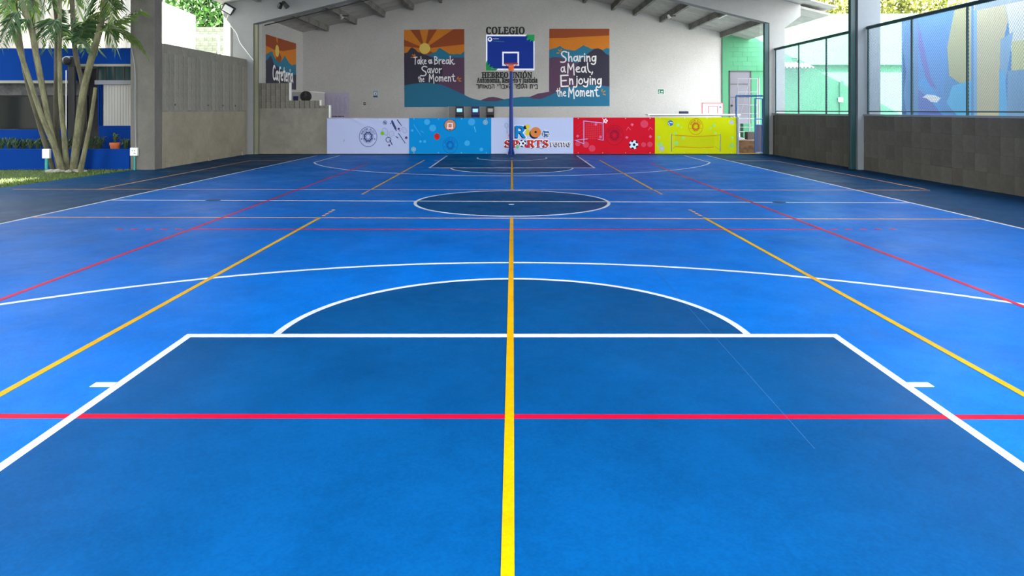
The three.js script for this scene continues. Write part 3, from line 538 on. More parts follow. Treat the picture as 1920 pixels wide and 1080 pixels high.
    for (const [x, y] of [[1358, 270], [1745, 525], [1245, 545], [590, 262], [205, 515], [690, 535]]) { c.save(); c.translate(x, y); c.rotate(0.6); c.fillStyle = 'rgba(225,140,180,.7)'; c.fillRect(-26, -26, 52, 52); c.restore(); }
    for (let k = 0; k < 9; k++) { line(c, [[360 + k * 44, 200 + k * 6], [350 + k * 44, 590]], 'rgba(240,160,180,.55)', 3); line(c, [[345, 240 + k * 40], [740, 270 + k * 38]], 'rgba(240,160,180,.55)', 3); }
    for (let k = 0; k < 5; k++) line(c, [[325, 190 + k * 90], [180 + 12 * k, 320 + k * 70]], 'rgba(240,160,180,.4)', 3);
    line(c, [[335, 690], [335, 190], [745, 235], [745, 610]], '#a9a0dc', 18); line(c, [[335, 680], [155, 605], [420, 575]], '#a9a0dc', 14); line(c, [[640, 585], [745, 605]], '#a9a0dc', 12);
    ballPrint(c, 790, 188, 54, '#f3dfe6', '#d23048'); emblem(c, 985, 495, 186, '#8f1233', 'AMAZON BLAST', 212); ballPrint(c, 1390, 700, 96, '#d8ecf8', '#1a1838');
    line(c, [[1235, 390], [1275, 320], [1330, 385]], 'rgba(235,150,175,.7)', 9); line(c, [[1700, 390], [1740, 325], [1790, 375]], 'rgba(235,150,175,.7)', 9);
  }],
  ['#c6cf04', [78, 1580, 290, 970], (c) => {
    for (const [x, y, r] of [[500, 435, 30], [1168, 445, 30], [600, 675, 30], [150, 668, 30], [170, 800, 52], [470, 775, 42], [1495, 820, 46], [1500, 672, 26], [560, 480, 16], [1100, 495, 22], [1190, 590, 22], [460, 590, 26]]) soft(c, x, y, r, 'rgba(140,215,150,.75)');
    for (const [x, y, r] of [[1490, 385, 42], [203, 872, 50]]) { disc(c, x, y, r, '#b4bac6'); ring(c, x, y, r * 0.8, '#98a0b0', 5); }
    emblem(c, 828, 465, 130, '#c0601c', 'AMAZON BLAST', 148);
    for (let k = 0; k <= 38; k++) line(c, [[445 + k * 19, 632], [445 + k * 19, 845]], 'rgba(150,150,60,.45)', 2.5); for (let k = 0; k <= 10; k++) line(c, [[445, 640 + k * 20], [1170, 650 + k * 19]], 'rgba(150,150,60,.45)', 2.5);
    line(c, [[445, 625], [820, 650], [1205, 632]], '#c8661e', 11); line(c, [[445, 838], [900, 862], [1160, 850]], '#c8661e', 11);
    for (const x of [380, 1280]) { line(c, [[x, 600], [x, 935]], '#6f747c', 18); line(c, [[x - 6, 600], [x - 6, 935]], '#a9adb4', 5); } line(c, [[385, 622], [445, 628]], '#a07030', 5); line(c, [[1205, 632], [1275, 618]], '#a07030', 5); line(c, [[1180, 835], [1278, 900]], '#a07030', 5); line(c, [[400, 880], [445, 842]], '#a07030', 5);
    disc(c, 362, 400, 52, '#2d6cae'); c.lineCap = 'round'; line(c, [[325, 395], [345, 440]], '#f0dcc0', 14); line(c, [[355, 385], [400, 395]], '#f0dcc0', 14); c.lineCap = 'butt';
  }],
];
const bannerLabels = ['white vinyl banner with rackets, skateboard and a round emblem', 'sky blue vinyl banner with a red ball and basketball board print', 'white vinyl banner with colourful RiO SPORTS lettering', 'red vinyl banner with a football goal and ball print', 'yellow vinyl banner with a volleyball net print'];
const bpx = [613, 767, 921, 1075, 1228, 1381];
prints.forEach(([bg, [x0, x1, y0, y1], draw], k) => {
  const [cv, c] = canvas(1536, 684); c.fillStyle = bg; c.fillRect(0, 0, 1536, 684);
  const sx = 1536 / (x1 - x0), sy = 684 / (y1 - y0); c.setTransform(sx, 0, 0, sy, -x0 * sx, -y0 * sy); draw(c);
  const d = 27.16, s = d / F, X0 = (bpx[k] - HX) * s, X1 = (bpx[k + 1] - HX) * s, top = 1.385 + k * 0.01, w = X1 - X0 - 0.004, h = top - 0.015;
  const g = new THREE.BoxGeometry(w, h, 0.006, 90, 40, 1), P = g.attributes.position;
  for (let i = 0; i < P.count; i++) {                          // the folds of a loosely tied vinyl sheet
    const u = P.getX(i) / w + 0.5, v = P.getY(i) / h + 0.5; let z = P.getZ(i);
    z += 0.006 * Math.sin(u * 9 + k * 2) * v + 0.004 * Math.sin(u * 23 + v * 5 + k);
    const fold = (a, b, wd, dep) => { const t = (v - 1) - a * (u - b); z += dep * Math.exp(-(t * t) / (wd * wd)) * (u > b ? 1 : Math.exp(-((u - b) ** 2) / 0.001)) * Math.max(0, 1 - (u - b) * 1.6); };
    if (k === 0) { fold(-0.95, 0.3, 0.035, 0.022); fold(-1.5, 0.31, 0.04, 0.014); fold(-0.6, 0.55, 0.05, 0.01); }
    if (k === 4) { fold(0.18, 0.55, 0.06, 0.012); z += 0.012 * Math.sin(v * 7 + u * 4) * Math.exp(-(((u - 0.75) / 0.3) ** 2)); fold(-0.25, 0.1, 0.05, 0.012); }
    P.setZ(i, z);
  }
  g.computeVertexNormals();
  const o = thing('sports_banner', bannerLabels[k], 'banner', V((X0 + X1) / 2, 0, d), 'banners along the low wall');
  mesh('sheet', g.translate(0, h / 2 + 0.015, 0), print(cv, { roughness: 0.7, specularIntensity: 0.2 }), o);
  for (const t of [0.06, 0.36, 0.64, 0.94]) for (const y of [h - 0.02, 0.05]) mesh('grommet', new THREE.TorusGeometry(0.013, 0.005, 5, 10).translate((t - 0.5) * w, y, 0.02), M.steel, o);
});
steelPost((1383.3 - HX) * 27.15 / F, 27.15, 1.44, 0.07, mat(lin(0.25, 0.29, 0.34), { roughness: 0.6 }), 'grey steel post at the end of the yellow banner');
// ------------------------------------------------------------------ basketball hoop
{
  const o = thing('basketball_hoop', 'blue basketball hoop on a blue steel pole', 'hoop', V(-0.03, 0, 26.75));
  mesh('pole', cyl(new THREE.Vector3(0, 0, 0), new THREE.Vector3(0, 4.25, 0), 0.078, 0.058, 18), M.steelBlue, o);
  mesh('base_plate', new RoundedBoxGeometry(0.36, 0.02, 0.36, 1, 0.005).translate(0, 0.012, 0), M.steelBlue, o);
  for (let k = 0; k < 4; k++) { const g = new THREE.ExtrudeGeometry(new THREE.Shape([[0.05, 0.02], [0.165, 0.02], [0.165, 0.06], [0.06, 0.45], [0.05, 0.45]].map(([a, b]) => new THREE.Vector2(a, b))), { depth: 0.014, bevelEnabled: false }); g.translate(0, 0, -0.007); g.rotateY(Math.PI / 4 + k * Math.PI / 2); mesh('gusset', g, M.steelBlue, o); }
  for (const [x, z] of [[-1, -1], [1, -1], [-1, 1], [1, 1]]) mesh('anchor_bolt', new THREE.CylinderGeometry(0.014, 0.014, 0.04, 6).translate(x * 0.15, 0.04, z * 0.15), M.steel, o);
  for (const s of [-1, 1]) { mesh('support_arm', cyl(new THREE.Vector3(0, 3.25, 0), new THREE.Vector3(s * 0.32, 3.42, 0.83), 0.025), M.steelBlue, o); mesh('support_arm', cyl(new THREE.Vector3(0, 4.2, 0), new THREE.Vector3(s * 0.32, 4.2, 0.83), 0.025), M.steelBlue, o); }
  const [cv, c] = canvas(1024, 754), k = 1024 / 91; c.setTransform(k, 0, 0, k, -911 * k, -65 * k);
  path(c, [[911, 65], [1002, 65], [1002, 132], [911, 132]], '#f0f2f6'); path(c, [[913.5, 68], [1000, 68], [1000, 128.5], [913.5, 128.5]], '#042a80');
  disc(c, 918.5, 74, 4.1, '#f0f2f6'); disc(c, 918.5, 73.4, 2, '#29578c'); line(c, [[924, 72.8], [935, 72.8]], '#c8d4ea', 1.1); line(c, [[924, 77], [945, 78.2]], '#1d7f6a', 0.8);
  c.strokeStyle = '#f0f2f6'; c.lineWidth = 3; c.strokeRect(943, 98.5, 28.5, 23.5);
  const leaf = (x, y, a, l, w, col) => { c.save(); c.translate(x, y); c.rotate(a); c.beginPath(); c.moveTo(0, 0); c.quadraticCurveTo(l * 0.5, -w, l, 0); c.quadraticCurveTo(l * 0.5, w, 0, 0); c.fillStyle = col; c.fill(); c.restore(); };
  for (const [x, y, a, l] of [[1003, 63, 2.9, 19], [1003, 64, 2.5, 20], [1002, 64, 2.1, 17], [1002, 65, 1.75, 15], [996, 66, 2.4, 12]]) leaf(x, y, a, l, 4.5, '#1c8f4c');
  for (const [x, y, a, l] of [[910, 133, -1.4, 20], [910, 133, -1.0, 16], [910, 133, -0.5, 17], [911, 133, -0.15, 22], [922, 133, -0.4, 12]]) leaf(x, y, a, l, 4.5, '#14883e');
  const bb = mesh('backboard', new THREE.BoxGeometry(1.79, 1.32, 0.035).translate(-0.035, 3.825, 0.85), print(cv, { roughness: 0.6, specularIntensity: 0.25 }), o);
  bb.userData.label = 'blue backboard with a white border and green leaf prints';
  const hp = mat(lin(0.5, 0.012, 0.02), { roughness: 0.4 }), orange = mat(lin(0.72, 0.11, 0.012), { roughness: 0.5 });
  mesh('mounting_bracket', plain([new RoundedBoxGeometry(0.2, 0.2, 0.08, 2, 0.02).translate(0, 3.27, 0.92), new THREE.CylinderGeometry(0.1, 0.06, 0.14, 12).translate(0, 3.2, 0.93)].map((g) => g)), orange, o);
  mesh('rim', new THREE.TorusGeometry(0.245, 0.011, 8, 40).rotateX(Math.PI / 2).translate(0, 3.4, 1.2), hp, o);
  mesh('rim_plate', new THREE.BoxGeometry(0.3, 0.02, 0.12).translate(0, 3.395, 0.93), hp, o);
  for (const s of [-1, 1]) mesh('rim_brace', cyl(new THREE.Vector3(s * 0.05, 3.24, 0.93), new THREE.Vector3(s * 0.24, 3.39, 1.15), 0.009), hp, o);
}
// ------------------------------------------------------------------ lights, camera and cables on the frame
function floodlight(p, rot, label) {
  const o = thing('floodlight', label, 'light', p); o.rotation.set(...rot);
  mesh('housing', new RoundedBoxGeometry(0.42, 0.34, 0.1, 2, 0.02), M.black, o); mesh('glass', new RoundedBoxGeometry(0.33, 0.25, 0.02, 1, 0.008).translate(0, 0, 0.051), M.offwhite, o);
  mesh('bracket', plain([new THREE.BoxGeometry(0.02, 0.22, 0.04).translate(-0.225, 0.05, -0.03), new THREE.BoxGeometry(0.02, 0.22, 0.04).translate(0.225, 0.05, -0.03), new THREE.BoxGeometry(0.47, 0.02, 0.04).translate(0, 0.16, -0.03)]), M.black, o);
}
floodlight(at(427.5, 17, 26.9), [0.3, 0.2, -0.6], 'black framed floodlight under the eave by the leafy tree');
tag(mesh('cable', tube([at(428, 27, 26.93), at(425, 38, 26.95), at(434, 50, 26.96), at(443, 62, 26.96), at(450, 80, 26.96), at(461, 95, 26.96), at(475, 113, 26.97)], 0.013, 6, 40), M.offwhite), 'white cable hanging down the column from the floodlight', 'cable');
{
  const o = thing('spotlight', 'dark twin spotlight on the portal beam above the Cafeteria mural', 'light', at(532, 10, 26.9));
  mesh('mount', new THREE.CylinderGeometry(0.07, 0.07, 0.12, 12).rotateX(Math.PI / 2).translate(0, 0.1, -0.02), M.black, o);
  for (const s of [-1, 1]) { const g = new THREE.CylinderGeometry(0.075, 0.095, 0.2, 14).rotateX(0.5).rotateZ(s * 0.6).translate(s * 0.11, -0.02, 0.08); mesh('lamp_head', g, M.black, o); }
}
for (const [px, py, d, lab] of [[640, 31, 33, 'small white lamp on a purlin above the mural wall, Cafeteria side'], [1254, 31, 33.5, 'small white lamp on a purlin above the exit sign']]) {
  const o = thing('ceiling_lamp', lab, 'light', at(px, py, d));
  mesh('lamp_head', new THREE.CylinderGeometry(0.05, 0.09, 0.2, 12).rotateZ(0.5), M.offwhite, o); mesh('arm', new THREE.BoxGeometry(0.3, 0.05, 0.06).translate(0.18, 0.03, 0), M.black, o);
}
tag(mesh('fluorescent_tube', new RoundedBoxGeometry(0.09, 0.06, 3.6, 2, 0.02).translate(9.42, roofAt(9.4) - 0.3, -30.2), M.offwhite), 'unlit white tube light under a purlin near the green wall', 'light');
// ------------------------------------------------------------------ cafeteria corner behind the stepped wall
{
  const o = thing('white_cabinet', 'white cabinet in the cafeteria corner under the mural', 'cabinet', V(-10.25, 0.5, 34.4));
  mesh('body', new RoundedBoxGeometry(1.45, 2.05, 2.6, 2, 0.02).translate(0, 1.03, 0), M.plaster, o); mesh('top', new RoundedBoxGeometry(1.5, 0.05, 2.66, 2, 0.01).translate(0, 2.08, 0), M.offwhite, o);
  mesh('sign', new THREE.BoxGeometry(0.23, 0.24, 0.02).translate(0.05, 1.74, 1.31), mat(lin(0.02, 0.02, 0.12)), o).userData.label = 'dark blue square sign';
  const f = thing('pedestal_fan', 'round dark pedestal fan behind the stepped wall', 'fan', V((574 - HX) * 30 / F, 0.5, 30));
  const fm = mat(lin(0.02, 0.014, 0.012), { roughness: 0.45 }), cy = 1.69 + 26 * 30 / F - 0.5;
  mesh('base', new THREE.CylinderGeometry(0.2, 0.24, 0.04, 24).translate(0, 0.02, 0), fm, f); mesh('pole', cyl(new THREE.Vector3(0, 0.03, -0.06), new THREE.Vector3(0, cy, -0.06), 0.02), fm, f); mesh('motor', new THREE.CylinderGeometry(0.07, 0.08, 0.16, 16).rotateX(Math.PI / 2).translate(0, cy, -0.05), fm, f);
  for (let k = 0; k < 4; k++) { const g = new THREE.BoxGeometry(0.09, 0.19, 0.012, 1, 4, 1).rotateY(0.5).translate(0, 0.11, 0.06).rotateZ(k * Math.PI / 2); mesh('blade', g.translate(0, cy, 0), fm, f); }
  const gs = []; for (const r of [0.06, 0.1, 0.14, 0.18, 0.225]) gs.push(new THREE.TorusGeometry(r, r > 0.2 ? 0.012 : 0.005, 6, 32).translate(0, 0, r > 0.2 ? 0.07 : 0.11)); gs.push(new THREE.TorusGeometry(0.225, 0.012, 6, 32));
  mesh('rear_guard', new THREE.CylinderGeometry(0.215, 0.215, 0.012, 32).rotateX(Math.PI / 2).translate(0, cy, -0.01), fm, f);
  mesh('grille', plain(gs).translate(0, cy, 0), fm, f);
}
// ------------------------------------------------------------------ corner with door, gate and stored equipment
{
  const gd = thing('door_1', 'grey panelled metal door with a transom in the green wall', 'door', V((11.47 + 12.57) / 2, 0.5, BD)); struct(gd);
  const dm = mat(lin(0.11, 0.105, 0.13), { roughness: 0.6 });
  mesh('frame', plain([bx(-0.58, -0.53, 0, 3.26, -0.06, 0.02), bx(0.53, 0.58, 0, 3.26, -0.06, 0.02), bx(-0.58, 0.58, 3.22, 3.28, -0.06, 0.02), bx(-0.55, 0.55, 2.56, 2.6, -0.055, 0.02)]), M.black, gd);
  mesh('transom', bx(-0.53, 0.53, 2.6, 3.22, -0.02, 0.02), dm, gd); mesh('door_leaf', bx(-0.53, 0.53, 0.02, 2.56, -0.025, 0.02), dm, gd);
  for (let k = 0; k < 9; k++) mesh('louvre', bx(-0.42, 0.42, 1.0 + k * 0.09, 1.05 + k * 0.09, -0.045, -0.02), dm, gd); mesh('handle', new THREE.SphereGeometry(0.05, 12, 8).translate(-0.44, 1.45, 0.07), M.black, gd); mesh('lock_rail', bx(-0.5, 0.5, 1.86, 1.9, -0.035, -0.02), M.black, gd);
  tag(panel('light_switch', 11.2, 11.3, 2.5, 2.72, BD - 0.06, 0.02, M.offwhite), 'small white switch plate on the green pilaster', 'switch');
  const rackM = mat(lin(0.3, 0.32, 0.34), { roughness: 0.4 }), b = thing('storage_rack', 'white tubular rack standing before the grey door', 'rack', V(0, 0.5, 30)), q = (px, py, d = 30) => { const v = at(px, py, d); return new THREE.Vector3(v.x, v.y - 0.5, v.z + 30); };
  for (const px of [1383.5, 1405.5, 1423]) mesh('upright', cyl(q(px, 146).setY(0), q(px, 146), px > 1384 ? 0.024 : 0.013), rackM, b);
  mesh('upright', cyl(q(1420.5, 147, 30.5).setY(0), q(1420.5, 147, 30.5), 0.022), M.steel, b);
  for (const [a, y, e] of [[1383.5, 147.5, 1423], [1383.5, 172.5, 1420], [1383.5, 197, 1420], [1383.5, 213, 1420], [1383.5, 222.5, 1420], [1383.5, 238.5, 1412], [1383.5, 247, 1403]]) mesh('rung', cyl(q(a, y), q(e, y), 0.015), rackM, b);
  mesh('diagonal_brace', cyl(q(1405, 150), q(1386, 222), 0.011), rackM, b);
  const gt = thing('gate', 'blue steel gate left ajar beside the corner column', 'gate', V(9.3, 0, 27.75)), gp = (px, py) => { const v = at(px, py, 27.75); return new THREE.Vector3(v.x - 9.3, Math.max(0, v.y), 0); };
  const bar = (a, c, r) => mesh('rail', cyl(a, c, r), M.gateBlue, gt);
  mesh('post', cyl(gp(1380.5, 179.5).setY(0), gp(1380.5, 179.5), 0.033), M.gateBlue, gt); bar(gp(1380.5, 179.8), gp(1430, 179.8), 0.033);
  for (const px of [1413.2, 1429]) mesh('leaf_upright', cyl(gp(px, 185).setY(0.03).setZ(px < 1420 ? 0.17 : 0.05), gp(px, 185).setZ(px < 1420 ? 0.17 : 0.05), 0.03), M.gateBlue, gt);
  for (const py of [185, 223, 234]) bar(gp(1413.2, py).setZ(0.17), gp(1429, py).setZ(0.05), 0.026);
  { const A = gp(1414, 234).setZ(0.17), B = gp(1428.5, 234).setZ(0.05), g = new THREE.BoxGeometry(A.distanceTo(B), A.y - 0.06, 0.012); g.rotateY(Math.atan2(0.12, B.x - A.x)); g.translate((A.x + B.x) / 2, A.y / 2 + 0.02, 0.11); mesh('sheet_panel', g, mat(lin(0.035, 0.04, 0.11), { roughness: 0.4 }), gt); }
  tag(mesh('step', new RoundedBoxGeometry(0.95, 0.5, 0.5, 2, 0.015).translate(9.2, 0.25, -28.12), mat(lin(0.3, 0.17, 0.09), { map: rep(stained, 1), roughness: 0.9 })), 'tan concrete step behind the blue gate', 'step');
  tag(mesh('threshold_strip', new RoundedBoxGeometry(0.95, 0.012, 0.3, 1, 0.004).translate(9.2, 0.007, -27.52), mat(lin(0.75, 0.45, 0.01))), 'yellow painted strip on the ground at the gate', 'strip');
  tag(mesh('planter_box', new RoundedBoxGeometry(0.34, 0.32, 0.34, 2, 0.03).translate(9.75, 0.66, -28.75), mat(lin(0.06, 0.045, 0.04))), 'dark box on the raised floor behind the step', 'box');
  tag(mesh('green_bin', new RoundedBoxGeometry(0.4, 0.6, 0.4, 2, 0.03).translate(10.3, 0.81, -30.9), M.green), 'green bin standing behind the white rack', 'bin');
  // mini hoop board and long table
  const t = thing('long_table', 'long white table edge above the yellow banner', 'table', V(9.0, 0.5, 35));
  mesh('tabletop', new RoundedBoxGeometry(4.6, 0.05, 0.7, 2, 0.012).translate(0, 0.98, 0), M.offwhite, t); for (const x of [-2.2, 2.2]) for (const z of [-0.3, 0.3]) mesh('leg', cyl(new THREE.Vector3(x, 0, z), new THREE.Vector3(x, 0.96, z), 0.02), M.steel, t);
  mesh('apron_rail', bx(-2.2, 2.2, 0.9, 0.955, -0.33, -0.3), mat(lin(0.12, 0.12, 0.13)), t);
  const [cv, c] = canvas(320, 192); c.fillStyle = '#c9cdd4'; c.fillRect(0, 0, 320, 192); c.strokeStyle = '#b82c38'; c.lineWidth = 16; c.strokeRect(4, 4, 312, 200); c.strokeStyle = '#b82c38'; c.lineWidth = 11; c.strokeRect(98, 62, 134, 140); disc(c, 272, 76, 16, '#2f63b4'); disc(c, 288, 84, 9, '#49a35c'); line(c, [[255, 118], [300, 118]], '#8fc0cf', 4);
  const mb = thing('mini_backboard', 'small white toy backboard with a red border on the table', 'backboard', at(1336, 217, 34.9).setY(1.53));
  mesh('board', new THREE.BoxGeometry(1.08, 0.54, 0.03).translate(0, 0.27, 0), print(cv), mb); mesh('foot', bx(-0.3, 0.3, -0.02, 0.01, -0.12, 0.12), M.steel, mb);
  tag(mesh('storage_crate', new RoundedBoxGeometry(0.42, 0.12, 0.3, 2, 0.02).translate(8.55, 1.59, -34.95), mat(lin(0.008, 0.012, 0.05))), 'dark blue crate on the long table', 'crate');
}
// ------------------------------------------------------------------ outside, fence side: green building, painted wall, trees
{
  const b = thing('green_building', 'mint green block building beyond the chain link fence', 'building', new THREE.Vector3());
  mesh('wall', plain([bx(11.05, 11.42, 0, 5.66, BD - 0.02, BD + 0.6), bx(11.42, 12.6, 0, 6.75, BD + 0.32, BD + 0.6), bx(11.42, 12.6, 0, 5.3, BD + 0.06, BD + 0.32), bx(12.6, 30, 0, 6.75, BD + 0.06, BD + 0.6)]), M.green, b);
  mesh('pilaster', bx(11.06, 11.34, 0.5, 5.75, BD - 0.1, BD), M.green, b);
  const g = new THREE.BoxGeometry(0.494, 0.246, 0.08), vs = variants(M.green, [1, 0.97, 1.03]);
  for (let r = 0; r < 10; r++) for (let k = 0; k < 5; k++) { const x = 11.66 + k * 0.498 + (r % 2) * 0.24; if (x > 13.7) continue; if (r % 2 && !k) { const hb = mesh('block', g, vs[r % 3], b); hb.scale.x = 0.47; hb.position.copy(V(11.53, 3.9 + r * 0.25, BD + 0.045)); } mesh('block', g, vs[(r + k) % 3], b).position.copy(V(x, 3.9 + r * 0.25, BD + 0.045 + rr(-0.005, 0.005))); }
  mesh('ledge', bx(15.05, 30, 4.08, 4.3, BD - 0.3, BD + 0.06), M.green, b);
  mesh('upper_wall', bx(15.05, 30, 4.3, 6.75, BD - 0.26, BD + 0.06), M.green, b);
  mesh('wall_pier', bx((1485 - HX) * bs, (1497 - HX) * bs, 4.45, 6.6, BD - 0.02, BD + 0.06), M.green, b);
  mesh('downpipe', cyl(V(17.3, 0, BD), V(17.3, 3.3, BD), 0.04), M.green, b);
  mesh('meter_box', new RoundedBoxGeometry(0.24, 0.24, 0.12, 1, 0.02).translate(17.3, 2.25, -BD + 0.04), M.offwhite, b);
  // corrugated awning
  const a = thing('corrugated_awning', 'white corrugated awning on the green wall', 'awning', V(14.5, 3.9, BD)), s = new THREE.PlaneGeometry(1.9, 1.1, 76, 1).rotateX(-Math.PI / 2), P = s.attributes.position;
  for (let i = 0; i < P.count; i++) P.setXYZ(i, P.getX(i), 0.05 * Math.sin(P.getX(i) / 0.19 * Math.PI * 2) + (P.getZ(i) < 0 ? 0.3 : 0), P.getZ(i) + 0.58);
  s.computeVertexNormals(); const s2 = s.clone().translate(0, 0.006, 0); mesh('corrugated_sheet', plain([s, s2]), M.offwhite, a);
  for (const x of [-0.8, 0.8]) mesh('bracket', cyl(new THREE.Vector3(x, -0.25, 0.02), new THREE.Vector3(x, 0.02, 0.9), 0.02), M.steel, a);
  const cn = thing('small_canopy', 'small dark ribbed canopy behind the corner column', 'canopy', V(12.2, 5.45, 31));
  mesh('deck', new THREE.BoxGeometry(1.2, 0.05, 1.6).rotateX(0.12).translate(0, 0.2, 0), M.purlin, cn); for (let k = 0; k < 6; k++) mesh('rib', new THREE.BoxGeometry(1.2, 0.07, 0.06).rotateX(0.12).translate(0, 0.15 + k * 0.033 - 0.08, -0.7 + k * 0.28), M.purlin, cn);
  mesh('strut', cyl(new THREE.Vector3(-0.55, 0.1, 0), new THREE.Vector3(-1.1, 0.05, 0), 0.03), M.steel, cn);
}
{ // painted wall parallel to the fence
  const [cv, c] = canvas(2048, 640); c.fillStyle = '#5a93cf'; c.fillRect(0, 0, 2048, 640);
  // u = (22.7 - D) / 16.7 along the wall, 0 at the far end
  const X = (px) => (22.7 - 12.6 * F / (px - HX)) / 16.7 * 2048, w = (a, b) => [X(a), b * 640 * 0.667];
  const ed = (l, f) => path(c, l.map(([a, b]) => w(a, b)), f);
  ed([[1693, 0], [1722, 0], [1722, 1], [1693, 1]], '#5e8fc4'); ed([[1693, .3], [1699, .55], [1694, .8], [1700, 1], [1693, 1]], '#2c5fa0');
  ed([[1722, 0], [1790, 0], [1776, .35], [1770, .8], [1790, 1], [1722, 1]], '#5b97dc'); ed([[1722, .05], [1732, .3], [1745, .62], [1757, .74], [1740, .7], [1727, .45], [1722, .3]], '#7476c8');
  ed([[1722, .74], [1740, .82], [1770, 1], [1722, 1]], '#5f74c8'); ed([[1722, .66], [1745, .85], [1768, 1], [1755, .8], [1735, .62]], '#4aa2e8');
  ed([[1790, 0], [1821, 0], [1821, .7], [1800, .7], [1780, .62], [1776, .35]], '#c2bd84'); ed([[1786, .72], [1821, .68], [1821, 1], [1795, 1], [1775, .88]], '#5cc0f0');
  ed([[1729, .82], [1738, .79], [1752, .8], [1764, .83], [1757, .875], [1745, .865], [1738, .83]], '#fafafa');
  ed([[1826, 0], [1882, 0], [1890, .2], [1880, .4], [1874, .62], [1874, 1], [1826, 1]], '#d2c79c'); ed([[1826, .05], [1832, .05], [1832, 1], [1826, 1]], '#86b4dc');
  ed([[1882, 0], [1990, 0], [1990, .6], [1900, .62], [1895, .4], [1890, .18]], '#e2e4dc'); ed([[1876, .35], [1900, .3], [1890, .6], [1874, .95]], '#8fb6d8'); ed([[1874, .62], [1884, .62], [1890, 1], [1873, 1]], '#6cc0f0'); ed([[1890, .62], [2080, .62], [2080, 1], [1888, 1]], '#86aed4'); ed([[1898, .38], [2080, .4], [2080, .62], [1896, .62]], '#dcd9a0');
  c.strokeStyle = '#9fb0bd'; c.lineWidth = 34; c.beginPath(); c.moveTo(...w(1828, .02)); c.lineTo(2048, 14); c.stroke();
  const b = thing('painted_wall', 'blue, yellow and white painted outside wall behind the fence', 'mural wall', V(12.6, 0, 14.35));
  mesh('wall', new THREE.BoxGeometry(0.3, 4.6, 16.7).translate(0.16, 2.3, 0), M.concrete, b);
  mesh('painting', new THREE.BoxGeometry(0.012, 4.56, 16.68).rotateY(Math.PI).translate(0, 2.3, 0), print(cv), b);
}
// ------------------------------------------------------------------ foliage
const leafMat = (c) => new THREE.MeshPhysicalMaterial({ color: c, roughness: 0.8, transmission: 0.35, thickness: 0, side: THREE.DoubleSide });
const leafGeo = (() => { const g = new THREE.BufferGeometry(); g.setAttribute('position', new THREE.Float32BufferAttribute([0, 0, 0, 0.32, 0.5, 0.06, 0, 1, -0.05, -0.32, 0.5, 0.06], 3)); g.setAttribute('uv', new THREE.Float32BufferAttribute([0, 0, 1, 0, 1, 1, 0, 1], 2)); g.setIndex([0, 1, 2, 0, 2, 3]); g.computeVertexNormals(); return g; })();
function crown(parent, blobs, count, size, color, spread = 0.25) {
  const im = new THREE.InstancedMesh(leafGeo, leafMat(color), count), m = new THREE.Matrix4(), q = new THREE.Quaternion(), tot = blobs.reduce((a, b) => a + b[3] ** 2, 0), col = new THREE.Color();
  im.name = 'foliage'; let i = 0;
  for (const [x, y, z, r] of blobs) for (let k = Math.round(count * r * r / tot); k > 0 && i < count; k--, i++) {
    const d = new THREE.Vector3(rr(-1, 1), rr(-1, 1), rr(-1, 1)).normalize(), e = r * (0.55 + 0.45 * Math.sqrt(rnd()));
    q.setFromEuler(new THREE.Euler(rr(0, 6.3), rr(0, 6.3), rr(0, 6.3))); const s = size * rr(0.6, 1.3);
    im.setMatrixAt(i, m.compose(new THREE.Vector3(x + d.x * e, y + d.y * e, z + d.z * e), q, new THREE.Vector3(s, s, s)));
    const t = 1 + rr(-spread, spread); im.setColorAt(i, col.setRGB(t, t * rr(0.92, 1.06), t * 0.9));
  }
  im.count = i; parent.add(im); return stuff(im);
}
const bark = mat(lin(0.13, 0.09, 0.06), { map: rep(stained, 1, 0.5), roughness: 1, bumpMap: rep(grainB, 2, 4), bumpScale: 0.01 });
function tree(p, h, r, blobs, n, size, color, label, trunk = bark) {
  const t = thing('tree', label, 'tree', p);
  mesh('trunk', sweep([new THREE.Vector3(0, -0.1, 0), new THREE.Vector3(0.1, h * 0.5, 0.05), new THREE.Vector3(-0.1, h, 0)], [r, r * 0.8, r * 0.5], 10, 12), trunk, t);
  for (let k = 0; k < 4; k++) { const bl = blobs[k % blobs.length]; mesh('branch', sweep([new THREE.Vector3(0, h * 0.75, 0), new THREE.Vector3(bl[0] * 0.5, (h * 0.8 + bl[1]) / 2, bl[2] * 0.5), new THREE.Vector3(bl[0], bl[1], bl[2])], [r * 0.45, r * 0.15], 7, 8), trunk, t); }
  crown(t, blobs, n, size, color); return t;
}
{ const p = V(-17.3, -0.05, 43);
  tree(p, 6, 0.3, [[0, 8.5, 0, 2.3], [-1.6, 7.6, 0.4, 1.7], [1.8, 7.9, 0, 1.8], [0.6, 6.9, 0.6, 1.5], [-2.6, 9, 0, 1.8], [2.6, 9.3, 0, 1.6], [-0.9, 6.6, 0.3, 1.3], [1.6, 6.3, 0, 1.3], [0.4, 5.9, 0, 1.2], [2.4, 6.9, 0, 1.4]], 14000, 0.3, lin(0.03, 0.12, 0.006), 'broad leafy green tree above the pale block wall'); }
tree(V(21.5, -0.05, 47), 6.5, 0.28, [[0, 9.3, 0, 2.2], [-2, 8.7, 0, 1.8], [2, 8.8, 0, 1.9], [-3.2, 8.2, 0, 1.2], [0.6, 7.9, 0, 1.3]], 6000, 0.3, lin(0.17, 0.19, 0.015), 'yellow green tree with a reddish trunk above the green wall', mat(lin(0.06, 0.025, 0.02), { roughness: 1 }));
tree(V(27.5, -0.05, 48), 6.5, 0.25, [[0, 9.6, 0, 2], [-1.8, 9.2, 0, 1.5], [1.9, 9, 0, 1.6]], 4200, 0.3, lin(0.17, 0.19, 0.015), 'yellow green tree between the two columns of fence');
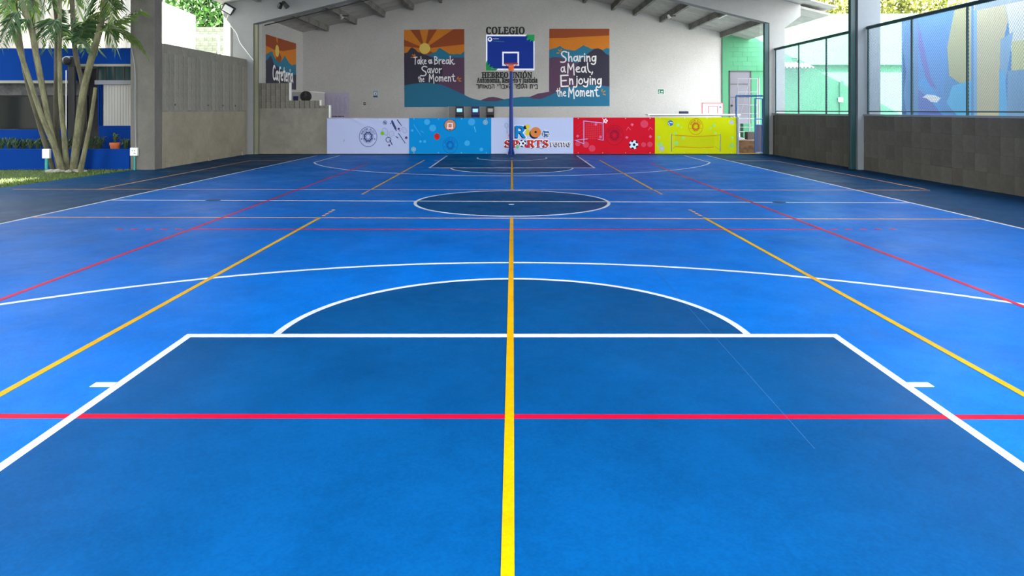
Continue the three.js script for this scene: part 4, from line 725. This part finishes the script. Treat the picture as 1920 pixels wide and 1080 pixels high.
tree(V(30, -0.05, 40), 6, 0.25, [[0, 8.6, 0, 1.9], [-1.9, 8.2, 0, 1.5], [2.1, 8.6, 0, 1.8]], 4200, 0.3, lin(0.15, 0.19, 0.015), 'yellow green tree above the painted wall');
for (const [x, d, h, lab] of [[-17.5, 0, 9, 'leafy shade tree on the lawn, out of the picture behind the camera'], [-17, 6.5, 9.4, 'leafy shade tree on the lawn, out of the picture beside the camera'], [-16.6, 12.6, 10.2, 'leafy shade tree on the lawn, out of the picture before the palms'], [-14.6, 18.3, 11.2, 'leafy shade tree spreading over the palms, above the picture']])
  tree(V(x - (d > 15 ? 3.4 : 0), -0.05, d), h - 2.6, 0.22, [[0, h, 0, 2.6], [-2.2, h - 0.3, 0.8, 2.2], [2.2, h - 0.2, -0.6, 2.2], [0.4, h - 0.4, 2.6, 2.2], [-0.5, h + 0.1, -2.6, 2.2]].map(([a, b, c, e]) => [a + (d > 15 ? 3.4 : 0), b, c, e]), 9000, 0.42, lin(0.1, 0.24, 0.03), lab);
const prism = (pts, h) => { const g = new THREE.ExtrudeGeometry(new THREE.Shape(pts.map(([x, d]) => new THREE.Vector2(x, d))), { depth: h, bevelEnabled: false }); g.rotateX(-Math.PI / 2); return g; };
// tall school block on the open side, out of the picture: it keeps the low sun off the court; its gateway lets a strip through to the lawn
{
  const b = thing('school_block', 'tall cream school block on the open side, out of the picture', 'building', new THREE.Vector3());
  mesh('wall', plain([prism([[-24, -30], [-24, 9.85], [-30, 6.85], [-30, -30]], 20), prism([[-24, 11.45], [-24, 18], [-30, 18], [-30, 8.45]], 20), bx(-24.5, -24, 6.63, 20, 9.6, 11.5)]), mat(lin(0.5, 0.45, 0.36), { map: rep(mottle, 0.3), roughness: 0.9 }), b);
  for (let r = 0; r < 5; r++) for (let k = 0; k < 8; k++) { const d = -27 + k * 5 + (k > 6 ? 4 : 0); const w = mesh('window', bx(-24.05, -23.96, 1.2 + r * 3.9, 3.2 + r * 3.9, d, d + 2.6), M.offwhite, b); mesh('pane', bx(-23.99, -23.94, 1.3 + r * 3.9, 3.1 + r * 3.9, d + 0.1, d + 2.5), M.glass, w); }
}
// ------------------------------------------------------------------ outside, open side: white building, block wall
{
  const pale = mat(lin(0.22, 0.215, 0.2), { map: rep(faint, 0.4) }), b = thing('white_building', 'bright white building behind the blue one', 'building', new THREE.Vector3());
  mesh('wall', shapeXY([[-32, 0], [-13.7, 0], [-13.7, 5.8], [-15.4, 6.5], [-32, 8.5]], 30, 30.4), pale, b);
  for (let k = 0; k < 9; k++) { const x = -24.8 + k * 1.02; mesh('fin', bx(x, x + (k % 3 === 1 ? 0.5 : 0.14), 3.0, 7, 29.6, 30), k % 3 === 1 ? M.bare : pale, b); }
  const w = thing('wall_block', 'pale mint block wall under the leafy tree', 'wall'); struct(w);
  mesh('wall_core', bx(-16, -12.2, 0, 5.7, 34.06, 34.3), M.mortar, w); mesh('wall_base', bx(-16, -12.2, 0, 3.45, 34, 34.06), M.green, w);
  const g = new THREE.BoxGeometry(0.392, 0.222, 0.1), pm = mat(lin(0.05, 0.066, 0.052), { map: rep(stained, 0.8), roughness: 0.95 }), vs = variants(pm, [1, 0.9, 1.1, 0.96]);
  for (let r = 0; r < 10; r++) for (let k = 0; k < 9; k++) { const x = -15.7 + k * 0.4 + (r % 2) * 0.2; mesh('block', g, vs[Math.floor(rnd() * 4)], w).position.copy(V(x, 3.56 + r * 0.2285, 34.04 + rr(-0.006, 0.006))); }
  const f = thing('white_goal_frame', 'white tubular goal frame before the pale block wall', 'frame', V(-14.6, 0, 33));
  const top = 1.69 + (HY - 67) * 33 / F, r = at(410, 67, 33).x + 14.6;
  mesh('crossbar', cyl(new THREE.Vector3(-1.6, top, 0), new THREE.Vector3(r, top, 0), 0.04), M.offwhite, f); for (const x of [-1.6, r]) mesh('post', cyl(new THREE.Vector3(x, 0, 0), new THREE.Vector3(x, top, 0), 0.045), M.offwhite, f);
  mesh('lower_bar', cyl(new THREE.Vector3(r, 1.69 + (HY - 103) * 33 / F, 0), new THREE.Vector3(r + 1.1, 1.69 + (HY - 104) * 33 / F, 0), 0.03), M.offwhite, f);
}
// blue single-storey building with planter
{
  const b = thing('blue_building', 'low blue school building with shaded windows behind the palms', 'building', new THREE.Vector3());
  const D = 21.2, s = D / F, X = (px) => (px - HX) * s, Y = (py) => EYE + (HY - py) * s, dim = mat(lin(0.13, 0.13, 0.14), { map: rep(stained, 0.5), roughness: 0.9 }), trimM = mat(lin(0.24, 0.24, 0.2), { roughness: 0.8 });
  mesh('parapet', plain([bx(-24, X(140), Y(151), Y(90.5), D, D + 0.25), bx(X(140), -11, Y(120), Y(90), D, D + 0.25)]), M.blueWall, b);
  mesh('roof', bx(-24, -11, Y(120), Y(112), D + 0.2, 29), M.concrete, b);
  mesh('fascia_trim', plain([bx(-24, X(137), Y(156), Y(151), D - 0.03, D + 0.2), bx(X(146), -11.4, Y(124.5), Y(120), D - 0.03, D + 0.2)]), trimM, b);
  mesh('lintel', bx(-24, X(138), Y(178), Y(155), D + 0.5, D + 0.8), dim, b);
  mesh('back_wall', bx(-24, -11, 0, Y(119), 23.6, 23.8), dim, b);
  mesh('low_wall', bx(-24, X(142), 0, Y(243), D, D + 0.15), M.blueWall, b);
  mesh('low_wall', bx(X(185), X(247.5), 0, Y(236), D, D + 0.15), M.blueWall, b);
  for (const [a, c] of [[-40, 56], [62, 100], [104, 140]]) { const wf = mesh('window', bx(X(a), X(c), Y(243), Y(178), D + 0.62, D + 0.7), M.black, b); mesh('pane', bx(X(a) + 0.05, X(c) - 0.05, Y(243), Y(180), D + 0.6, D + 0.64), M.glass, wf); }
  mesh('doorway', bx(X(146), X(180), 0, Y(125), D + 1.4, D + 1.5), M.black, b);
  mesh('transom_window', bx(X(180), X(247), Y(150.5), Y(124.5), D + 0.06, D + 0.12), mat(lin(0.012, 0.035, 0.04), { roughness: 0.1 }), b);
  for (const px of [180, 195, 212, 230]) mesh('mullion', bx(X(px), X(px) + 0.03, Y(150.5), Y(124.5), D + 0.03, D + 0.1), M.black, b);
  mesh('sill_beam', bx(X(178), X(247), Y(158.5), Y(150.5), D - 0.02, D + 0.2), mat(lin(0.2, 0.2, 0.24)), b);
  mesh('window_frame', plain([bx(X(183), X(185.5), Y(236), Y(158), D + 0.02, D + 0.1), bx(X(187.5), X(189), Y(236), Y(158), D + 0.02, D + 0.1)]), M.blueWall, b);
  const sl = new THREE.BoxGeometry(0.07, Y(158.5) - Y(236), 0.012).rotateY(0.3), sm = mat(lin(0.42, 0.41, 0.38), { roughness: 0.7 });
  for (let k = 0; k < 11; k++) mesh('blind_slat', sl, sm, b).position.copy(V(X(191.5) + k * 0.086, (Y(158.5) + Y(236)) / 2, D + 0.14));
  mesh('side_wall', bx(X(240), -11.0, 0, Y(120), D + 0.25, D + 2.5), M.blueWall, b);
  const p = thing('planter', 'long blue planter wall in front of the blue building', 'planter', new THREE.Vector3());
  mesh('front_wall', bx(-24, -10.9, 0, 0.585, 20, 20.15), M.blueWall, p); mesh('soil', bx(-24, -10.9, 0, 0.47, 20.15, D - 0.04), M.soil, p);
  const po = thing('lamp_post', 'dark post with a round lantern behind the palm trunks', 'lamp', V((143 - HX) * 20.9 / F, 0.47, 20.7));
  const dk = mat(lin(0.02, 0.02, 0.024), { roughness: 0.6 });
  mesh('pole', new RoundedBoxGeometry(0.2, 2.55, 0.1, 2, 0.02).translate(0, 1.27, 0), dk, po); mesh('conduit', cyl(new THREE.Vector3(-0.14, 0.1, 0.05), new THREE.Vector3(-0.14, 2.4, 0.05), 0.014), M.steel, po); mesh('bracket', new RoundedBoxGeometry(0.3, 0.3, 0.14, 2, 0.03).translate(0.04, 2.66, 0), dk, po); mesh('lantern', new THREE.SphereGeometry(0.13, 18, 12).translate(-0.1, 2.68, 0.08), dk, po);
}
// ------------------------------------------------------------------ plants
function fern(p, h, n, color, label, group, pot) {
  const o = thing(pot ? 'potted_plant' : 'fern', label, 'plant', p, group), lm = leafMat(color), y0 = pot ? 0.27 : 0;
  if (pot) { mesh('pot', new THREE.LatheGeometry([[0, 0], [0.1, 0], [0.135, 0.2], [0.15, 0.21], [0.15, 0.28], [0.13, 0.28], [0.12, 0.25], [0, 0.25]].map(([a, b]) => new THREE.Vector2(a, b)), 20), mat(lin(0.42, 0.1, 0.035), { roughness: 0.9 }), o); mesh('soil', new THREE.CylinderGeometry(0.12, 0.12, 0.01, 14).translate(0, 0.255, 0), M.soil, o); }
  const s = new Soup();
  for (let k = 0; k < n; k++) {
    const a = rr(0, 6.28), r = h * rr(0.2, 0.5), up = h * rr(0.45, 0.95), w = 0.035; let last = null;
    for (let j = 0; j <= 4; j++) { const t = j / 4, c = new THREE.Vector3(Math.cos(a) * r * t, y0 + up * Math.sin(t * 2.2) / 1, Math.sin(a) * r * t), sd = new THREE.Vector3(-Math.sin(a), 0, Math.cos(a)).multiplyScalar(w * (1 - t * 0.85)); const e = [c.clone().add(sd), c.clone().sub(sd)]; if (last) s.quad(last[0], last[1], e[1], e[0]); last = e; }
  }
  mesh('leaves', s.geo(), lm, o); return o;
}
fern(at(216, 276.5, 20.5).setY(0.47), 0.32, 22, lin(0.04, 0.1, 0.02), 'spiky plant in a terracotta pot on the blue planter', undefined, true);
for (let k = 0; k < 16; k++) { const px = k < 11 ? 3 + k * 13.6 : 170 + (k - 11) * 16.5; if (px > 201 && px < 228) continue; fern(at(px, 276, 20.6 + rr(-0.08, 0.12)).setY(0.47), rr(0.42, 0.52), 44, lin(0.02, 0.065, 0.018), 'dark leafy fern in the row along the blue planter', 'ferns in the blue planter'); }
// clump of palms
{
  const D = 19.3, o = thing('palm_clump', 'clump of leaning palm trunks with feathery fronds beside the court', 'palm', at(128, 322, D).setY(0)), O = o.position.clone();
  const L = (px, py, d = D) => at(px, py, d).sub(O), tm = mat(lin(0.2, 0.19, 0.1), { map: rep(stained, 2, 1.2), roughness: 0.9, bumpMap: rep(grainB, 1, 3), bumpScale: 0.008 }), dm = mat(lin(0.09, 0.08, 0.05), { map: rep(stained, 2, 1), roughness: 0.95 });
  const T = [
    [[[117, 323], [104, 280], [80, 222], [52, 140], [32, 80], [8, 5], [-25, -90]], 19.2, [0.085, 0.068, 0.062, 0.06, 0.058, 0.055], tm],
    [[[119, 324], [100, 262], [84, 190], [70, 110], [58, 55], [42, 5], [20, -100]], 19.3, [0.088, 0.07, 0.066, 0.068, 0.075, 0.06], tm],
    [[[126, 314], [121, 262], [114, 190], [112, 110], [112, 40], [112, -10], [110, -130]], 19.45, [0.085, 0.066, 0.056, 0.05, 0.05, 0.05], tm],
    [[[137, 313], [144, 262], [153, 190], [170, 115], [187, 55], [196, 5], [205, -90]], 19.4, [0.1, 0.09, 0.088, 0.085, 0.075, 0.065], tm],
    [[[150, 314], [162, 268], [172, 215], [179, 164]], 19.1, [0.075, 0.055, 0.05, 0.045], tm],
    [[[100, 318], [70, 220], [48, 140], [37, 70], [27, 0], [10, -90]], 20.0, [0.07, 0.06, 0.06, 0.06], dm],
    [[[118, 312], [106, 240], [106, 120], [106, 30], [92, -40]], 19.95, [0.07, 0.06, 0.06, 0.06], dm],
    [[[68, 100], [61, 60], [60, 20], [58, -60]].map((v, k) => (k ? v : [112, 316])), 19.7, [0.075, 0.08, 0.07, 0.06], dm],
    [[[140, 312], [166, 180], [140, 90], [136, 20], [130, -60]].map((v, k) => (k === 1 ? [158, 190] : v)), 19.9, [0.07, 0.06, 0.065, 0.06], dm],
  ];
  for (const [pts, d, r, m] of T) { const q = pts.map(([x, y]) => L(x, y, d)); q[0].y = Math.max(-0.05, Math.min(q[0].y, 0)); mesh('trunk', sweep(q, r, 12, 40), m, o); }
  const rootM = mat(lin(0.3, 0.27, 0.22), { map: rep(stained, 2), roughness: 1 });
  for (let k = 0; k < 16; k++) { const g = new THREE.IcosahedronGeometry(rr(0.05, 0.11), 1).scale(1.3, 0.6, 1); mesh('root_stone', g, rootM, o).position.set(rr(-0.35, 0.55), 0.03, rr(-0.1, 0.3)); }
  const fm = [leafMat(lin(0.045, 0.13, 0.012)), leafMat(lin(0.13, 0.22, 0.02)), leafMat(lin(0.02, 0.07, 0.008))];
  function frond(a, b, sag, len, mi, d) {                      // from pixel a to pixel b, leaflets hanging both sides
    const A = L(a[0], a[1], d), B = L(b[0], b[1], d + rr(-0.8, 0.8)), C = A.clone().add(B).multiplyScalar(0.5); C.y += sag;
    const cv = new THREE.QuadraticBezierCurve3(A, C, B), s = new Soup(), n = 26;
    let p = A; for (let k = 1; k <= 10; k++) { const q = cv.getPoint(k / 10); s.bar(p, q, 0.016 * (1.1 - k / 10), 0.016 * (1.05 - k / 10)); p = q; }
    for (let k = 2; k <= n; k++) for (const sd of [-1, 1]) {
      const t = k / n, c = cv.getPoint(t), tan = cv.getTangent(t), side = tan.clone().cross(new THREE.Vector3(0, 1, 0)).normalize().multiplyScalar(sd), l = len * Math.sin(Math.min(1, t * 1.15 + 0.15) * 2.6) * rr(0.8, 1.1) + 0.08;
      const dir = side.multiplyScalar(0.75).add(tan.clone().multiplyScalar(0.7)).add(new THREE.Vector3(0, rr(-0.55, 0.2), rr(-0.3, 0.3))).normalize(), w = tan.clone().multiplyScalar(0.026);
      const mid = c.clone().add(dir.clone().multiplyScalar(l * 0.5)), e = c.clone().add(dir.multiplyScalar(l)); e.y -= l * 0.25;
      s.quad(c, mid.clone().add(w), e, mid.clone().sub(w));
    }
    mesh('frond', s.geo(), fm[mi], o);
  }
  for (const f of [
    [[190, 60], [272, 95], 0.55, 0.5, 1, 19.0], [[185, 62], [262, 20], 0.1, 0.42, 1, 19.1], [[188, 50], [245, 70], 0.25, 0.4, 0, 19.3], [[140, 90], [185, 25], 0.2, 0.35, 0, 19.5], [[140, 88], [125, 20], 0.2, 0.38, 2, 19.6], [[140, 85], [170, 40], 0.1, 0.38, 2, 19.5],
    [[142, 80], [118, 60], 0.3, 0.3, 1, 19.4], [[110, 40], [75, 75], 0.45, 0.4, 0, 19.2], [[112, 35], [88, 90], 0.4, 0.4, 2, 19.4], [[60, 35], [20, 70], 0.3, 0.4, 0, 19.4], [[40, 20], [2, 85], 0.4, 0.4, 2, 19.1], [[30, -10], [0, 40], 0.2, 0.4, 1, 19.5],
    [[112, -40], [150, 30], 0.4, 0.45, 1, 19.5], [[112, -50], [165, 15], 0.5, 0.45, 0, 19.6], [[112, -60], [80, 20], 0.4, 0.45, 2, 19.4], [[196, -30], [150, 60], 0.5, 0.45, 0, 19.5], [[200, -40], [172, 75], 0.4, 0.4, 2, 19.6], [[198, -40], [225, 10], 0.3, 0.4, 2, 19.3],
    [[200, -60], [150, 0], 0.4, 0.5, 0, 19.4], [[55, -40], [85, 15], 0.4, 0.45, 0, 19.3], [[20, -60], [50, 10], 0.3, 0.45, 2, 19.6], [[205, -60], [260, -10], 0.4, 0.5, 0, 19.3], [[-20, -60], [18, 20], 0.3, 0.45, 0, 19.5], [[112, -90], [140, -20], 0.3, 0.5, 2, 19.3], [[142, 70], [160, 95], 0.2, 0.3, 0, 19.4], [[190, 20], [165, 60], 0.15, 0.35, 1, 19.2],
  ]) frond(...f);
  for (const [tx, ty, d] of [[112, -30, 19.4], [196, -10, 19.4], [45, -10, 19.3], [138, 45, 19.8], [20, -5, 19.6], [190, 40, 19.7]].map(([a, b, c]) => [a, b, c + 0.35])) for (let k = 0; k < 2; k++) { const a = rr(0.1, 3.0), l = rr(45, 75); frond([tx, ty], [tx + Math.cos(a) * l, ty + Math.abs(Math.sin(a)) * l * 0.7 + 10], rr(0.2, 0.5), rr(0.35, 0.5), k % 3, d); }
  const im = new THREE.InstancedMesh(leafGeo, leafMat(lin(0.09, 0.15, 0.015)), 5200), m = new THREE.Matrix4(), q = new THREE.Quaternion(); im.name = 'lawn_grass';
  for (let k = 0; k < 5200; k++) { const d = rr(14.6, 19.9), edge = d > 15.2 ? -11.18 + (d - 15.2) / 4.6 * 0.42 : -11.2; q.setFromEuler(new THREE.Euler(rr(-0.4, 0.4), rr(0, 6.3), rr(-0.4, 0.4))); const s = rr(0.03, 0.07); im.setMatrixAt(k, m.compose(V(edge - 0.01 - Math.pow(rnd(), 1.6) * 3.4, -0.01, d), q, new THREE.Vector3(s * 0.5, s, s * 0.5))); }
  scene.add(im); stuff(im); tag(im, 'short green grass blades on the lawn beside the court', 'grass');
}
// electrical boxes
function socketBox(px, py, d, w, h, label, post) {
  const o = thing('electrical_box', label, 'box', at(px, py, d).setY(0)), y = at(px, py, d).y;
  mesh('cover', new RoundedBoxGeometry(w, h, 0.1, 2, 0.015).translate(0, y, 0), M.offwhite, o);
  mesh('pipe', cyl(new THREE.Vector3(0, 0, 0), new THREE.Vector3(0, y - h / 2, 0), post), mat(lin(0.01, 0.22, 0.2), { roughness: 0.4 }), o);
  return [o, y];
}
{
  const [o, y] = socketBox(252, 284.5, 19.93, 0.21, 0.23, 'white outlet box on a teal pipe against the grey column', 0.03);
  for (const [x, dy] of [[-0.03, 0.03], [0.03, 0.03], [0.02, -0.04], [0.05, -0.05]]) mesh('socket', new THREE.CylinderGeometry(0.012, 0.012, 0.01, 8).rotateX(Math.PI / 2).translate(x, y + dy, 0.052), M.black, o);
  mesh('conduit', tube([new THREE.Vector3(0.04, y + 0.1, 0), new THREE.Vector3(0.03, y + 1.2, 0.02), new THREE.Vector3(0.02, 2.9, 0.02), new THREE.Vector3(-0.07, 3.45, 0.02)], 0.013, 6, 24), M.column, o);
  socketBox(87.5, 288, 19.4, 0.2, 0.26, 'white outlet box on a post behind the palm trunks', 0.045);
}
// ------------------------------------------------------------------ shadows, hand over
scene.traverse((o) => { if (o.isMesh) { o.castShadow = true; o.receiveShadow = true; } });
renderer.render(scene, camera);
